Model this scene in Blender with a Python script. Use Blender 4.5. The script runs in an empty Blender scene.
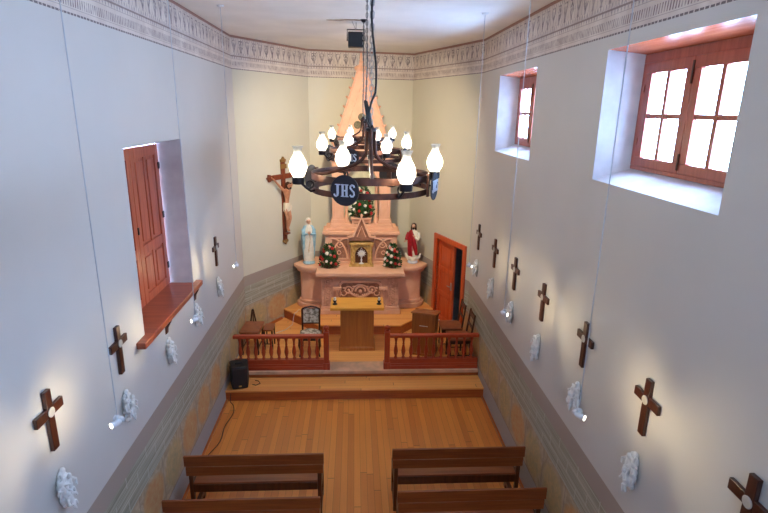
import bpy, math, random
from mathutils import Matrix, Vector
PI = math.pi
C = bpy.context.scene.collection
rnd = random.Random(7)

# ------------------------------------------------------------------ mesh helpers
def T(x=0, y=0, z=0): return Matrix.Translation((x, y, z))
def RX(d): return Matrix.Rotation(math.radians(d), 4, 'X')
def RY(d): return Matrix.Rotation(math.radians(d), 4, 'Y')
def RZ(d): return Matrix.Rotation(math.radians(d), 4, 'Z')
I4 = Matrix.Identity(4)
class MB:
    def __init__(s): s.v = []; s.f = []; s.uv = {}
    def add(s, vs, fs, M=None):
        n = len(s.v); M = M or I4
        s.v += [tuple(M @ Vector(p)) for p in vs]
        s.f += [tuple(n + i for i in f) for f in fs]; return s
    def box(s, x0, x1, y0, y1, z0, z1, M=None):
        v = [(x, y, z) for z in (z0, z1) for y in (y0, y1) for x in (x0, x1)]
        return s.add(v, [(0, 2, 3, 1), (4, 5, 7, 6), (0, 1, 5, 4), (2, 6, 7, 3), (0, 4, 6, 2), (1, 3, 7, 5)], M)
    def prism(s, poly, z0, z1, M=None, top=1.0):
        n = len(poly)
        a = sum(poly[i][0]*poly[(i+1) % n][1]-poly[(i+1) % n][0]*poly[i][1] for i in range(n))
        if a < 0: poly = poly[::-1]
        v = [(x, y, z0) for x, y in poly] + [(x*top, y*top, z1) for x, y in poly]
        f = [tuple(range(n-1, -1, -1)), tuple(range(n, 2*n))]
        f += [(i, (i+1) % n, n+(i+1) % n, n+i) for i in range(n)]
        return s.add(v, f, M)
    def lathe(s, prof, n=16, M=None, caps=True, sx=1, sy=1):
        v = []; f = []
        for r, z in prof:
            for k in range(n):
                a = 2*PI*k/n; v.append((r*math.cos(a)*sx, r*math.sin(a)*sy, z))
        for i in range(len(prof)-1):
            for k in range(n):
                f.append((i*n+k, i*n+(k+1) % n, (i+1)*n+(k+1) % n, (i+1)*n+k))
        if caps:
            f.append(tuple(range(n-1, -1, -1))); f.append(tuple(range((len(prof)-1)*n, len(prof)*n)))
        return s.add(v, f, M)
    def ell(s, c, r, M=None, n=12, m=8):
        if not isinstance(r, (tuple, list)): r = (r, r, r)
        pr = [(math.sin(PI*i/m)+1e-4, -math.cos(PI*i/m)) for i in range(m+1)]
        return s.lathe(pr, n, (M or I4) @ T(*c) @ Matrix.Diagonal((r[0], r[1], r[2], 1)))
    def tube(s, pts, r, n=8, closed=False, M=None, flat=None):
        pts = [Vector(p) for p in pts]; N = len(pts); v = []; f = []; up = None
        for i, p in enumerate(pts):
            if closed: t = pts[(i+1) % N]-pts[i-1]
            else: t = pts[min(i+1, N-1)]-pts[max(i-1, 0)]
            t.normalize()
            if up is None:
                up = Vector((0, 0, 1)) if abs(t.z) < .9 else Vector((0, 1, 0))
            a = t.cross(up)
            if a.length < 1e-4: a = t.cross(Vector((1, .3, 0)))
            a.normalize(); b = a.cross(t).normalized(); up = b
            rr = r[i] if isinstance(r, (list, tuple)) else r
            for k in range(n):
                th = 2*PI*k/n+(PI/4 if n == 4 else 0)
                fa, fb = flat if flat else (1, 1)
                v.append(p+a*(math.cos(th)*rr*fa)+b*(math.sin(th)*rr*fb))
        L = N if closed else N-1
        for i in range(L):
            j = (i+1) % N
            for k in range(n): f.append((i*n+k, i*n+(k+1) % n, j*n+(k+1) % n, j*n+k))
        if not closed: f.append(tuple(range(n-1, -1, -1))); f.append(tuple(range((N-1)*n, N*n)))
        return s.add(v, f, M)
    def loft(s, rings, n=24, fold=0, k=9, M=None, ph=0):
        """rings: (cx,cy,z,rx,ry[,foldamount])"""
        v = []; f = []
        for j, q in enumerate(rings):
            fa = q[5] if len(q) > 5 else fold
            for i in range(n):
                a = 2*PI*i/n; w = 1+fa*math.cos(k*a+ph+.25*j)+fa*.5*math.sin((k+4)*a+j*.2)
                v.append((q[0]+q[3]*math.cos(a)*w, q[1]+q[4]*math.sin(a)*w, q[2]))
        for j in range(len(rings)-1):
            for i in range(n): f.append((j*n+i, j*n+(i+1) % n, (j+1)*n+(i+1) % n, (j+1)*n+i))
        f.append(tuple(range(n-1, -1, -1))); f.append(tuple(range((len(rings)-1)*n, len(rings)*n)))
        return s.add(v, f, M)
    def build(s, name, mat, parent=None, bevel=0, ang=35, loc=None):
        me = bpy.data.meshes.new(name); me.from_pydata(s.v, [], s.f); me.validate(); me.update()
        for p in me.polygons: p.use_smooth = True
        me.set_sharp_from_angle(angle=math.radians(ang))
        me.materials.append(mat)
        o = bpy.data.objects.new(name, me); C.objects.link(o)
        if parent: o.parent = parent
        if loc: o.location = loc
        if bevel:
            b = o.modifiers.new('bevel', 'BEVEL'); b.width = bevel; b.segments = 2; b.limit_method = 'ANGLE'; b.harden_normals = False
        return o
def tag(o, label=None, cat=None, group=None, kind=None):
    if label: o['label'] = label
    if cat: o['category'] = cat
    if group: o['group'] = group
    if kind: o['kind'] = kind
    return o
def empty(name, loc=(0, 0, 0), rz=0, label=None, cat=None, group=None, kind=None):
    o = bpy.data.objects.new(name, None); C.objects.link(o); o.empty_display_size = .1
    o.location = loc; o.rotation_euler = (0, 0, math.radians(rz)); return tag(o, label, cat, group, kind)
def copy_tree(o, parent=None):
    c = o.copy(); C.objects.link(c)
    if parent: c.parent = parent
    for ch in o.children: copy_tree(ch, c)
    return c
def bake(o):
    """apply the modifiers of a mesh object"""
    dg = bpy.context.evaluated_depsgraph_get(); dg.update()
    me = bpy.data.meshes.new_from_object(o.evaluated_get(dg)); o.modifiers.clear(); o.data = me
    for p in me.polygons: p.use_smooth = True
    return o
def circ(r, n, z=0, a0=0, a1=2*PI, cx=0, cy=0):
    return [(cx+r*math.cos(a0+(a1-a0)*i/n), cy+r*math.sin(a0+(a1-a0)*i/n), z) for i in range(n+(0 if abs(a1-a0-2*PI) < 1e-6 else 1))]

# ------------------------------------------------------------------ materials
def srgb(r, g, b):
    f = lambda c: ((c/255+.055)/1.055)**2.4 if c > 10 else c/255/12.92
    return (f(r), f(g), f(b), 1)
class S:
    def __init__(s, nt, sock): s.nt = nt; s.k = sock
    def _m(s, op, *o):
        n = s.nt.nodes.new('ShaderNodeMath'); n.operation = op
        for i, x in enumerate((s,)+o):
            if isinstance(x, S): s.nt.links.new(x.k, n.inputs[i])
            else: n.inputs[i].default_value = x
        return S(s.nt, n.outputs[0])
    def __add__(s, o): return s._m('ADD', o)
    def __sub__(s, o): return s._m('SUBTRACT', o)
    def __mul__(s, o): return s._m('MULTIPLY', o)
    def __truediv__(s, o): return s._m('DIVIDE', o)
    def gt(s, o): return s._m('GREATER_THAN', o)
    def lt(s, o): return s._m('LESS_THAN', o)
    def fr(s): return s._m('FRACT')
    def fl(s): return s._m('FLOOR')
    def ab(s): return s._m('ABSOLUTE')
    def mx(s, o): return s._m('MAXIMUM', o)
    def mn(s, o): return s._m('MINIMUM', o)
    def pw(s, o): return s._m('POWER', o)
    def sn(s): return s._m('SINE')
def band(v, a, b): return v.gt(a)*v.lt(b)
def newmat(name):
    m = bpy.data.materials.new(name); m.use_nodes = True; nt = m.node_tree
    b = nt.nodes['Principled BSDF']; return m, nt, b
def link(nt, a, b): nt.links.new(a.k if isinstance(a, S) else a, b)
def noise(nt, vec, scale, detail=3, rough=.5, dist=0):
    n = nt.nodes.new('ShaderNodeTexNoise'); n.inputs['Scale'].default_value = scale
    n.inputs['Detail'].default_value = detail; n.inputs['Roughness'].default_value = rough; n.inputs['Distortion'].default_value = dist
    if vec is not None: link(nt, vec, n.inputs['Vector'])
    return S(nt, n.outputs['Fac'])
def mix(nt, fac, a, b):
    n = nt.nodes.new('ShaderNodeMix'); n.data_type = 'RGBA'
    for v, i in ((fac, 0), (a, 6), (b, 7)):
        if isinstance(v, S) or hasattr(v, 'links'): link(nt, v, n.inputs[i])
        else: n.inputs[i].default_value = v
    return n.outputs[2]
def coords(nt, kind='Object', scale=(1, 1, 1)):
    t = nt.nodes.new('ShaderNodeTexCoord'); mp = nt.nodes.new('ShaderNodeMapping'); mp.inputs['Scale'].default_value = scale
    nt.links.new(t.outputs[kind], mp.inputs['Vector']); return mp.outputs['Vector']
def xyz(nt, vec):
    s = nt.nodes.new('ShaderNodeSeparateXYZ'); nt.links.new(vec, s.inputs[0]); return [S(nt, o) for o in s.outputs]
def comb(nt, x, y, z=0):
    c = nt.nodes.new('ShaderNodeCombineXYZ')
    for v, i in ((x, 0), (y, 1), (z, 2)):
        if isinstance(v, S): link(nt, v, c.inputs[i])
        else: c.inputs[i].default_value = v
    return c.outputs[0]
def ramp01(f, a, b):   # remap a..b to 0..1 clamped
    n = f.nt.nodes.new('ShaderNodeMapRange'); n.inputs[1].default_value = a; n.inputs[2].default_value = b
    link(f.nt, f, n.inputs[0]); return S(f.nt, n.outputs[0])
def bump(nt, b, h, strength=.2, dist=.01):
    n = nt.nodes.new('ShaderNodeBump'); n.inputs['Strength'].default_value = strength; n.inputs['Distance'].default_value = dist
    link(nt, h, n.inputs['Height']); nt.links.new(n.outputs[0], b.inputs['Normal'])
def plain(name, c, rough=.6, metal=0, c2=None, scale=12, stretch=(1, 1, 1), bmp=0, lo=.35, hi=.65, detail=3, coat=0):
    m, nt, b = newmat(name); v = coords(nt, 'Object', stretch); n = noise(nt, v, scale, detail)
    if c2 is None: c2 = tuple(x*.86 for x in c[:3])+(1,)
    link(nt, mix(nt, ramp01(n, lo, hi), c2, c), b.inputs['Base Color'])
    b.inputs['Roughness'].default_value = rough; b.inputs['Metallic'].default_value = metal; b.inputs['Coat Weight'].default_value = coat
    b.inputs['Coat Roughness'].default_value = .2
    if bmp: bump(nt, b, n, bmp, .004)
    return m
def emis(name, c, st):
    m, nt, b = newmat(name); b.inputs['Base Color'].default_value = c
    b.inputs['Emission Color'].default_value = c; b.inputs['Emission Strength'].default_value = st; return m

def planks(name, c1, c2, w, axis='Y', rough=.32, length=2.6, gapc=None):
    m, nt, b = newmat(name); x, y, z = xyz(nt, coords(nt))
    if axis == 'X': x, y = y, x
    row = (x/w).fl(); seed = (row*12.9898).sn()*437.5; off = seed.fr()
    along = y/length+off; cell = along.fl()
    r1 = ((row*7.13+cell*31.7).sn()*912.3).fr()
    g = noise(nt, comb(nt, x*28+row*3.1, y*1.6+cell*5, z*28), 1.0, 4, .6, .4)
    col = mix(nt, r1*.65+g*.45-.05, c2, c1)
    fx = (x/w).fr(); fy = along.fr()
    gap = fx.lt(.035).mx(fy.lt(.004))
    gc = gapc or tuple(q*.35 for q in c2[:3])+(1,)
    link(nt, mix(nt, gap*.75, col, gc), b.inputs['Base Color'])
    b.inputs['Roughness'].default_value = rough; b.inputs['Coat Weight'].default_value = .25; b.inputs['Coat Roughness'].default_value = .25
    bump(nt, b, gap*-1+g*.1, .25, .003); return m
def wood(name, c1, c2, axis='X', rough=.35, coat=.3):
    st = {'X': (1.2, 22, 22), 'Y': (22, 1.2, 22), 'Z': (22, 22, 1.2)}[axis]
    m, nt, b = newmat(name); g = noise(nt, coords(nt, 'Object', st), 1.3, 4, .6, .5)
    link(nt, mix(nt, ramp01(g, .32, .68), c2, c1), b.inputs['Base Color'])
    b.inputs['Roughness'].default_value = rough; b.inputs['Coat Weight'].default_value = coat; b.inputs['Coat Roughness'].default_value = .18
    bump(nt, b, g, .12, .002); return m

def wall_material(name, paint):
    m, nt, b = newmat(name)
    t = nt.nodes.new('ShaderNodeUVMap'); u, v, _ = xyz(nt, t.outputs[0])
    P = coords(nt)
    big = noise(nt, P, 1.3, 3); fine = noise(nt, P, 30, 3)
    pc = mix(nt, ramp01(big, .3, .7), tuple(q*.955 for q in paint[:3])+(1,), paint)
    # painted frieze
    FB = 5.238
    w = v-FB; wob = noise(nt, P, 9, 3)-.5; wear = ramp01(noise(nt, P, 14, 4), .25, .6)
    bg = mix(nt, ramp01(noise(nt, P, 5, 3), .3, .7), srgb(204, 190, 180), srgb(224, 214, 204))
    cell = .165
    s = (u/cell).fr()-.5; row = (u/cell).fl(); alt = (row*.5).fr().gt(.25)
    t1 = (w-.365)/.115
    d1 = s.ab()*2.4+t1.ab()                       # diamond
    dia = band(d1, .55, .8).mx(d1.lt(.25))
    tul = (s.ab()*2.6-(t1+.6)*.5).ab().lt(.13)*band(t1, -.7, .75)   # tulip V
    stem = s.ab().lt(.045)*band(t1, -.9, .5)
    bar = band(t1, .72, .86)*s.ab().lt(.3)
    mot = (dia*alt).mx(tul*(alt*-1+1)).mx(stem).mx(bar)
    frame = band((s.ab()*2), .9, .97)*band(t1, -.8, .9)
    s2 = (u/(cell/3)).fr()-.5
    mini = band((s2.ab()*1.6+(t1+1.25).ab()*1.2), .3, .6).mx(band((s2.ab()*1.6+(t1-1.15).ab()*1.4), .25, .5))
    leafy = band((s.ab()*3.2-(t1*3.1).sn()*.35-.55).ab(), -.1, .16)*band(t1, -.85, .85)
    mot = mot.mx(frame*.6).mx(leafy*.75).mx(mini*.8)*wear*.82
    ticks = (u/.034+w*3).fr().lt(.42)*band(w, .06, .13)
    lines = band(w, .205, .222).mx(band(w, .165, .171)*.6).mx(band(w, .045, .050)*.6)
    dash = band(w+wob*.006, .0, .016)*((u+wob*.05)/.05).fr().lt(.78)
    crown = (w+wob*.012).gt(.503)
    f = bg
    f = mix(nt, mot, f, srgb(84, 70, 86))
    f = mix(nt, ticks*wear, f, srgb(128, 108, 108))
    f = mix(nt, lines*.75, f, srgb(120, 96, 96))
    f = mix(nt, dash*.85, f, srgb(84, 72, 76))
    f = mix(nt, crown, f, srgb(152, 114, 102))
    col = mix(nt, w.gt(0), pc, f)
    # painted dado
    vv = v+wob*.008
    grey = srgb(168, 166, 164)
    pan = (u/.62).fr(); pr = (u/.62).fl()
    ox = (pan-.5)*2.2; oy = (vv-.64)/.25
    ov = (ox*ox+oy*oy)
    mn_ = noise(nt, P, 5, 5, .6, 1.5); mr = ((pr*5.77).sn()*31.3).fr()
    marb = mix(nt, ramp01(mn_, .35, .65), srgb(160, 142, 114), srgb(192, 174, 144))
    inner = mix(nt, ramp01(noise(nt, P, 7, 5, .6, 2), .3, .7), mix(nt, mr.gt(.5), srgb(200, 132, 72), srgb(160, 152, 112)), srgb(204, 170, 116))
    marb = mix(nt, ramp01(ov+(mn_-.5)*1.2, 1.25, .75)*.8, marb, inner)
    marb = mix(nt, band(pan, .0, .03)*.4, marb, srgb(128, 118, 108))
    st = noise(nt, comb(nt, u*.9, v*46), 1.0, 3, .6, .0)
    stripe = mix(nt, ramp01(st, .35, .65), srgb(142, 140, 120), srgb(184, 180, 162))
    course = ((v-.95)/.127); hj = band(course.fr(), .0, .09)
    vj = band((u/.46+course.fl()*.5).fr(), .0, .035)
    stripe = mix(nt, hj.mx(vj)*.5, stripe, srgb(204, 202, 188))
    stripe = mix(nt, band(course.fr(), .5, .57)*.45, stripe, srgb(112, 110, 98))
    taupe = srgb(166, 152, 140)
    dd = mix(nt, vv.gt(.34), grey, marb)
    dd = mix(nt, band(vv, .335, .35)*.6, dd, srgb(120, 105, 90))
    dd = mix(nt, vv.gt(.94), dd, stripe)
    dd = mix(nt, vv.gt(1.33), dd, taupe)
    col = mix(nt, v.lt(1.54), col, dd)
    link(nt, col, b.inputs['Base Color']); b.inputs['Roughness'].default_value = .7
    bump(nt, b, big*.6+fine*.1, .12, .02)
    return m

M = {}
M['wall'] = wall_material('nave_wall_paint', srgb(208, 205, 199))
M['apse'] = wall_material('apse_wall_warm_lit_paint', srgb(212, 208, 188))  # nave wall scheme tinted cream to carry the warm light of the apse
M['ceil'] = plain('ceiling_plaster', srgb(242, 240, 236), .85, c2=srgb(232, 230, 226), scale=1.5)
M['plaster'] = plain('reveal_plaster', srgb(212, 210, 212), .6, c2=srgb(198, 196, 200), scale=6)
M['floor'] = planks('nave_floor_boards', srgb(244, 158, 72), srgb(208, 118, 50), .085, 'Y')
M['floorx'] = planks('sanctuary_boards', srgb(248, 184, 104), srgb(224, 142, 72), .085, 'X')
M['riser'] = wood('step_riser_wood', srgb(190, 100, 42), srgb(158, 76, 30), 'X')
M['skirt'] = wood('skirting_wood', srgb(190, 104, 48), srgb(160, 80, 32), 'Y')
M['rail'] = wood('red_varnished_wood', srgb(190, 76, 40), srgb(160, 54, 26), 'X', .3)
M['railz'] = wood('red_varnished_balusters', srgb(186, 72, 38), srgb(154, 50, 24), 'Z', .3)
M['door'] = wood('orange_door_wood', srgb(212, 94, 46), srgb(186, 72, 32), 'Z', .35)
M['shut'] = wood('shutter_wood', srgb(196, 98, 66), srgb(166, 72, 46), 'Z', .4)
M['sill'] = wood('sill_wood', srgb(170, 88, 58), srgb(140, 66, 42), 'Y', .4)
M['lintel'] = wood('lintel_wood', srgb(214, 120, 80), srgb(188, 92, 58), 'Y', .25)
M['winw'] = wood('window_frame_wood', srgb(172, 84, 62), srgb(144, 62, 44), 'Z', .4)
M['pew'] = wood('pew_wood', srgb(158, 84, 36), srgb(120, 56, 22), 'X', .35)
M['pewz'] = wood('pew_end_and_shaded_rail_wood', srgb(104, 52, 24), srgb(72, 33, 14), 'Z', .35)  # bench ends, and the rear seat rail's shade as a darker wood colour
M['oak'] = wood('altar_table_top_wood', srgb(232, 170, 68), srgb(212, 146, 52), 'X', .4)
M['oakd'] = wood('altar_table_pedestal_wood', srgb(190, 116, 40), srgb(166, 94, 30), 'Z', .45)
M['lect'] = wood('lectern_wood', srgb(168, 100, 44), srgb(138, 76, 30), 'Z', .4)
M['dark'] = wood('dark_chair_wood', srgb(74, 36, 20), srgb(48, 22, 12), 'Z', .35)
M['cross'] = wood('cross_wood', srgb(76, 34, 22), srgb(48, 20, 13), 'Z', .35)
M['numd'] = plain('off_white_disc', srgb(190, 188, 182), .6)
M['cruc'] = wood('crucifix_wood', srgb(140, 62, 30), srgb(98, 40, 18), 'Z', .4)
M['leather'] = plain('brown_leather', srgb(150, 84, 48), .4, c2=srgb(126, 64, 34), scale=8, coat=.2)
M['stone'] = plain('pink_quarry_stone', srgb(234, 184, 152), .75, c2=srgb(222, 168, 136), scale=7, bmp=.12, detail=6, lo=.25, hi=.75)
M['stoned'] = plain('carved_pink_stone', srgb(228, 176, 146), .8, c2=srgb(208, 154, 126), scale=16, bmp=.4, detail=6)
M['stoneshade'] = plain('recess_shade_brown_stone', srgb(176, 124, 98), .85, c2=srgb(146, 98, 76), scale=14, bmp=.3)  # same stone with the shade of the carved recesses put into its colour
M['roset'] = plain('grey_green_medallion', srgb(120, 112, 84), .7, c2=srgb(92, 84, 62), scale=30)
M['niche'] = plain('niche_paint', srgb(216, 212, 178), .8)
M['step'] = plain('worn_pink_stone_step', srgb(224, 176, 144), .5, c2=srgb(190, 156, 128), scale=5, detail=5, coat=.2)
M['gold'] = plain('gilded_wood', srgb(222, 186, 116), .45, .3, c2=srgb(184, 146, 78), scale=20)
M['bronze'] = plain('antique_gold_paint', srgb(150, 112, 60), .5, .3)
M['skin2'] = plain('tanned_painted_skin', srgb(206, 150, 116), .5, c2=srgb(178, 118, 86))
M['silver'] = plain('silver', srgb(236, 236, 236), .35, .35)
M['niched'] = plain('dark_lacquered_lining', srgb(96, 52, 26), .5)
M['iron'] = plain('brown_wrought_iron', srgb(96, 60, 46), .38, .65, c2=srgb(58, 38, 32), scale=14)
M['irond'] = plain('dark_iron', srgb(42, 36, 38), .4, .6)
M['disc'] = plain('dark_disc_metal', srgb(44, 37, 40), .8, 0)
M['letter'] = plain('pale_letters', srgb(206, 208, 216), .6)
M['black'] = plain('black_plastic', srgb(24, 24, 27), .45)
M['grill'] = plain('speaker_grille', srgb(34, 35, 38), .6, scale=300, bmp=.5)
M['steel'] = plain('galvanised_chain', srgb(178, 176, 172), .45, .5)
M['rod'] = plain('grey_painted_rod', srgb(190, 193, 198), .5)
M['white'] = plain('white_enamel', srgb(226, 228, 230), .4)
M['relief'] = plain('white_cast_plaster', srgb(236, 236, 232), .5, scale=20)
M['robe_w'] = plain('cream_robe', srgb(238, 232, 216), .6)
M['robe_b'] = plain('sky_blue_mantle', srgb(168, 204, 216), .6, c2=srgb(134, 178, 198), scale=10)
M['robe_r'] = plain('red_mantle', srgb(178, 26, 38), .5, c2=srgb(140, 14, 26))
M['skin'] = plain('painted_skin', srgb(224, 178, 148), .5, c2=srgb(208, 158, 128))
M['hair'] = plain('painted_brown_hair', srgb(66, 38, 24), .6)
M['cloth'] = plain('loincloth', srgb(232, 220, 196), .7)
M['leaf'] = plain('dark_green_leaves', srgb(48, 92, 40), .5, c2=srgb(26, 60, 26), scale=25)
M['fw'] = plain('white_petals', srgb(244, 236, 222), .6)
M['fr'] = plain('red_petals', srgb(190, 34, 30), .5)
M['fp'] = plain('pink_petals', srgb(232, 150, 140), .6)
M['tap'] = plain('floral_tapestry', srgb(204, 194, 176), .8, c2=srgb(120, 108, 92), scale=20, detail=4, lo=.38, hi=.6)
M['paper'] = plain('pale_label', srgb(225, 215, 195), .6)
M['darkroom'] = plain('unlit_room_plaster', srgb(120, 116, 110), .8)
M['wax'] = plain('white_candle_wax', srgb(240, 238, 230), .5)

def glass_mat():
    m, nt, b = newmat('window_glass'); nt.nodes.remove(b)
    o = nt.nodes['Material Output']; t = nt.nodes.new('ShaderNodeBsdfTransparent'); g = nt.nodes.new('ShaderNodeBsdfGlossy')
    t.inputs[0].default_value = (.96, .98, 1, 1); g.inputs['Roughness'].default_value = .05; x = nt.nodes.new('ShaderNodeMixShader'); x.inputs[0].default_value = .06
    nt.links.new(t.outputs[0], x.inputs[1]); nt.links.new(g.outputs[0], x.inputs[2]); nt.links.new(x.outputs[0], o.inputs[0]); return m
M['glass'] = glass_mat()
def lampglass():
    m, nt, b = newmat('frosted_lamp_glass'); nt.nodes.remove(b); o = nt.nodes['Material Output']
    t = nt.nodes.new('ShaderNodeBsdfTransparent'); l = nt.nodes.new('ShaderNodeBsdfTranslucent'); g = nt.nodes.new('ShaderNodeBsdfDiffuse')
    l.inputs[0].default_value = (.40, .385, .33, 1); g.inputs[0].default_value = (.6, .6, .56, 1)
    x = nt.nodes.new('ShaderNodeMixShader'); x.inputs[0].default_value = .35; y_ = nt.nodes.new('ShaderNodeMixShader'); y_.inputs[0].default_value = .38
    nt.links.new(l.outputs[0], x.inputs[1]); nt.links.new(g.outputs[0], x.inputs[2]); nt.links.new(x.outputs[0], y_.inputs[1]); nt.links.new(t.outputs[0], y_.inputs[2])
    nt.links.new(y_.outputs[0], o.inputs[0]); return m
M['lamp'] = lampglass()
M['bulb'] = emis('lit_bulb', (1, .88, .68, 1), 270)
M['spotface'] = emis('lit_spot_lens', (1, .9, .7, 1), 6)
M['flood'] = emis('lit_flood_lens', (1, .8, .5, 1), 3)

# ------------------------------------------------------------------ layout (metres, z = 0 at the nave floor)
XL, XR, ZC = -2.08, 2.16, 5.778
L0, L1 = (-2.08, 9.45), (-.953, 11.31)
R0, R1 = (2.16, 9.15), (1.26, 11.67)
YB = -3.0; ZP = .313; ZPRE = .52; ZM = 1.45

def wall(name, A, B, holes, mat, z0=0, z1=ZC, depth=.3, u0=0, revmat=None):
    """inner face from A to B (room on the left hand when walking A->B is flipped by order), holes (u0,u1,z0,z1,splay)"""
    A = Vector((A[0], A[1], 0)); B = Vector((B[0], B[1], 0)); L = (B-A).length; d = (B-A)/L; n = Vector((d.y, -d.x, 0))  # n points out of the room
    us = sorted(set([0, L]+[h[0] for h in holes]+[h[1] for h in holes])); zs = sorted(set([z0, z1]+[h[2] for h in holes]+[h[3] for h in holes]))
    v = []; f = []; uv = []
    for i in range(len(us)-1):
        for j in range(len(zs)-1):
            uc = (us[i]+us[i+1])/2; zc = (zs[j]+zs[j+1])/2
            if any(h[0] < uc < h[1] and h[2] < zc < h[3] for h in holes): continue
            k = len(v)
            for (u, z) in ((us[i], zs[j]), (us[i+1], zs[j]), (us[i+1], zs[j+1]), (us[i], zs[j+1])):
                p = A+d*u; v.append((p.x, p.y, z)); uv.append((u+u0, z))
            f.append((k, k+1, k+2, k+3))
    me = bpy.data.meshes.new(name); me.from_pydata(v, [], f)
    l = me.uv_layers.new(name='UVMap')
    for p in me.polygons:
        for li in p.loop_indices: l.data[li].uv = uv[me.loops[li].vertex_index]
    me.materials.append(mat); o = bpy.data.objects.new(name, me); C.objects.link(o); tag(o, kind='structure')
    for h in holes:
        sp, dep = h[4], h[5]; mb = MB()
        a = [A+d*h[0], A+d*h[1]]; b = [A+d*(h[0]+sp)+n*dep, A+d*(h[1]-sp)+n*dep]
        za = (h[2], h[3]); zb = (h[2]+h[6], h[3]-h[7])
        P = lambda q, z: (q.x, q.y, z)
        mb.add([P(a[0], za[0]), P(a[0], za[1]), P(b[0], zb[1]), P(b[0], zb[0])], [(0, 1, 2, 3)])
        mb.add([P(a[1], za[0]), P(a[1], za[1]), P(b[1], zb[1]), P(b[1], zb[0])], [(0, 3, 2, 1)])
        mb.add([P(a[0], za[0]), P(a[1], za[0]), P(b[1], zb[0]), P(b[0], zb[0])], [(0, 3, 2, 1)])
        if h[8] != 'lintel': mb.add([P(a[0], za[1]), P(a[1], za[1]), P(b[1], zb[1]), P(b[0], zb[1])], [(0, 1, 2, 3)])
        r = mb.build('reveal', M['plaster'] if h[8] != 'dark' else M['darkroom'], o)
        if h[8] == 'lintel':
            q = MB(); q.add([P(a[0], za[1]), P(a[1], za[1]), P(b[1], zb[1]), P(b[0], zb[1])], [(0, 1, 2, 3)])
            q.build('lintel', M['lintel'], o)['label'] = 'orange varnished wooden lintel'
    return o
# right wall openings: Y ranges 2.92..4.62, 6.42..8.03, and one behind the camera
WIN = [(-.62, 1.08), (2.92, 4.62), (6.40, 8.03)]
WZ0, WZ1, WD = 4.035, 5.134, .27
wall('wall_right', (XR, YB), R0, [(a-YB, b-YB, WZ0, WZ1, .155, WD, .115, .05, 'lintel') for a, b in WIN], M['wall'], u0=YB)
wall('wall_left', L0, (XL, YB), [(L0[1]-6.5, L0[1]-4.88, 2.40, 4.237, .0, .31, .02, .06, 'plain')], M['wall'], u0=-L0[1])
wall('wall_apse_left', L1, L0, [], M['apse'], u0=.3)
wall('wall_back', R1, L1, [], M['apse'], u0=.11)
# door in the right apse wall
du = Vector((R1[0]-R0[0], R1[1]-R0[1], 0)); LU = du.length; du.normalize(); dn = Vector((du.y, -du.x, 0))
DU0, DU1, DZ = .25, 1.29, ZP+1.77
wall('wall_apse_right', R0, R1, [(DU0, DU1, ZP, DZ, 0, .16, 0, 0, 'plain')], M['apse'], u0=.2)
wall('wall_rear', (XL, YB), (XR, YB), [(1.37, 2.87, 4.1, 5.2, .1, .27, .05, .05, 'lintel')], M['wall'])  # window opening is an addition, for more daylight from behind
outline = [(XL, YB), (XR, YB), R0, R1, L1, L0]
tag(MB().prism(outline, ZC, ZC+.1).build('ceiling', M['ceil']), kind='structure')
tag(MB().prism(outline, -.1, 0).build('floor', M['floor']), kind='structure')
tag(MB().box(XL, XR, YB, -.25, 2.85, 3.0).build('loft_floor', M['floorx']), kind='structure')
# mottled brown patch on the ceiling
pm = MB(); pm.prism([(x*1.0, y*.28) for x, y, _ in circ(.26, 14)], 0, .004)
p = pm.build('ceiling_patch', plain('mottled_brown_plaster', srgb(168, 146, 122), .9, c2=srgb(222, 216, 206), scale=9, lo=.3, hi=.6)); p.location = (-.13, 7.66, ZC-.0045); p.rotation_euler = (0, 0, -.12)
tag(p, kind='structure')
# skirting strips of wood along the nave floor
tag(MB().box(XL+.001, XL+.03, YB, 7.64, 0, .03).build('baseboard_left', M['skirt']), kind='structure')
tag(MB().box(XR-.03, XR-.001, YB, 7.64, 0, .03).build('baseboard_right', M['skirt']), kind='structure')
# steps and platforms
st = tag(MB().box(XL, XR, 7.63, 8.10, 0, .16).build('trim_1', M['riser'], bevel=.004), kind='structure')
tag(MB().box(XL, XR, 7.61, 8.10, .16, .189).build('trim_2', M['floorx'], bevel=.006), kind='structure')
plat = [(XL, 8.06), (XR, 8.06), R0, R1, L1, L0]
plat = [(XL+.002, 8.06), (XR-.002, 8.06), (R0[0]-.002, R0[1]), (R1[0], R1[1]-.002), (L1[0], L1[1]-.002), (L0[0]+.002, L0[1])]
tag(MB().prism(plat, 0.005, ZP).build('sanctuary_floor', M['floorx']), kind='structure')
tag(MB().box(XL+.003, XR-.003, 8.015, 8.36, ZP-.058, ZP+.003).build('trim_3', M['step'], bevel=.01), kind='structure')
tag(MB().box(XL+.003, XR-.003, 8.045, 8.06, .189, ZP-.058).build('trim_4', M['riser']), kind='structure')
pre = [(-.69, 9.50), (.92, 9.48), (1.21, 9.80), (1.56, 10.16), (1.70, 10.38), (1.60, 10.70), (1.24, 11.6), (-.94, 11.2), (-1.24, 10.80), (-1.49, 10.40), (-1.05, 9.92)]
tag(MB().prism([(x, y+.02) for x, y in pre], ZP, ZPRE-.03).build('predella_riser', M['riser']), kind='structure')
tag(MB().prism(pre, ZPRE-.03, ZPRE).build('predella_floor', M['floorx'], bevel=.006), kind='structure')
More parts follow.
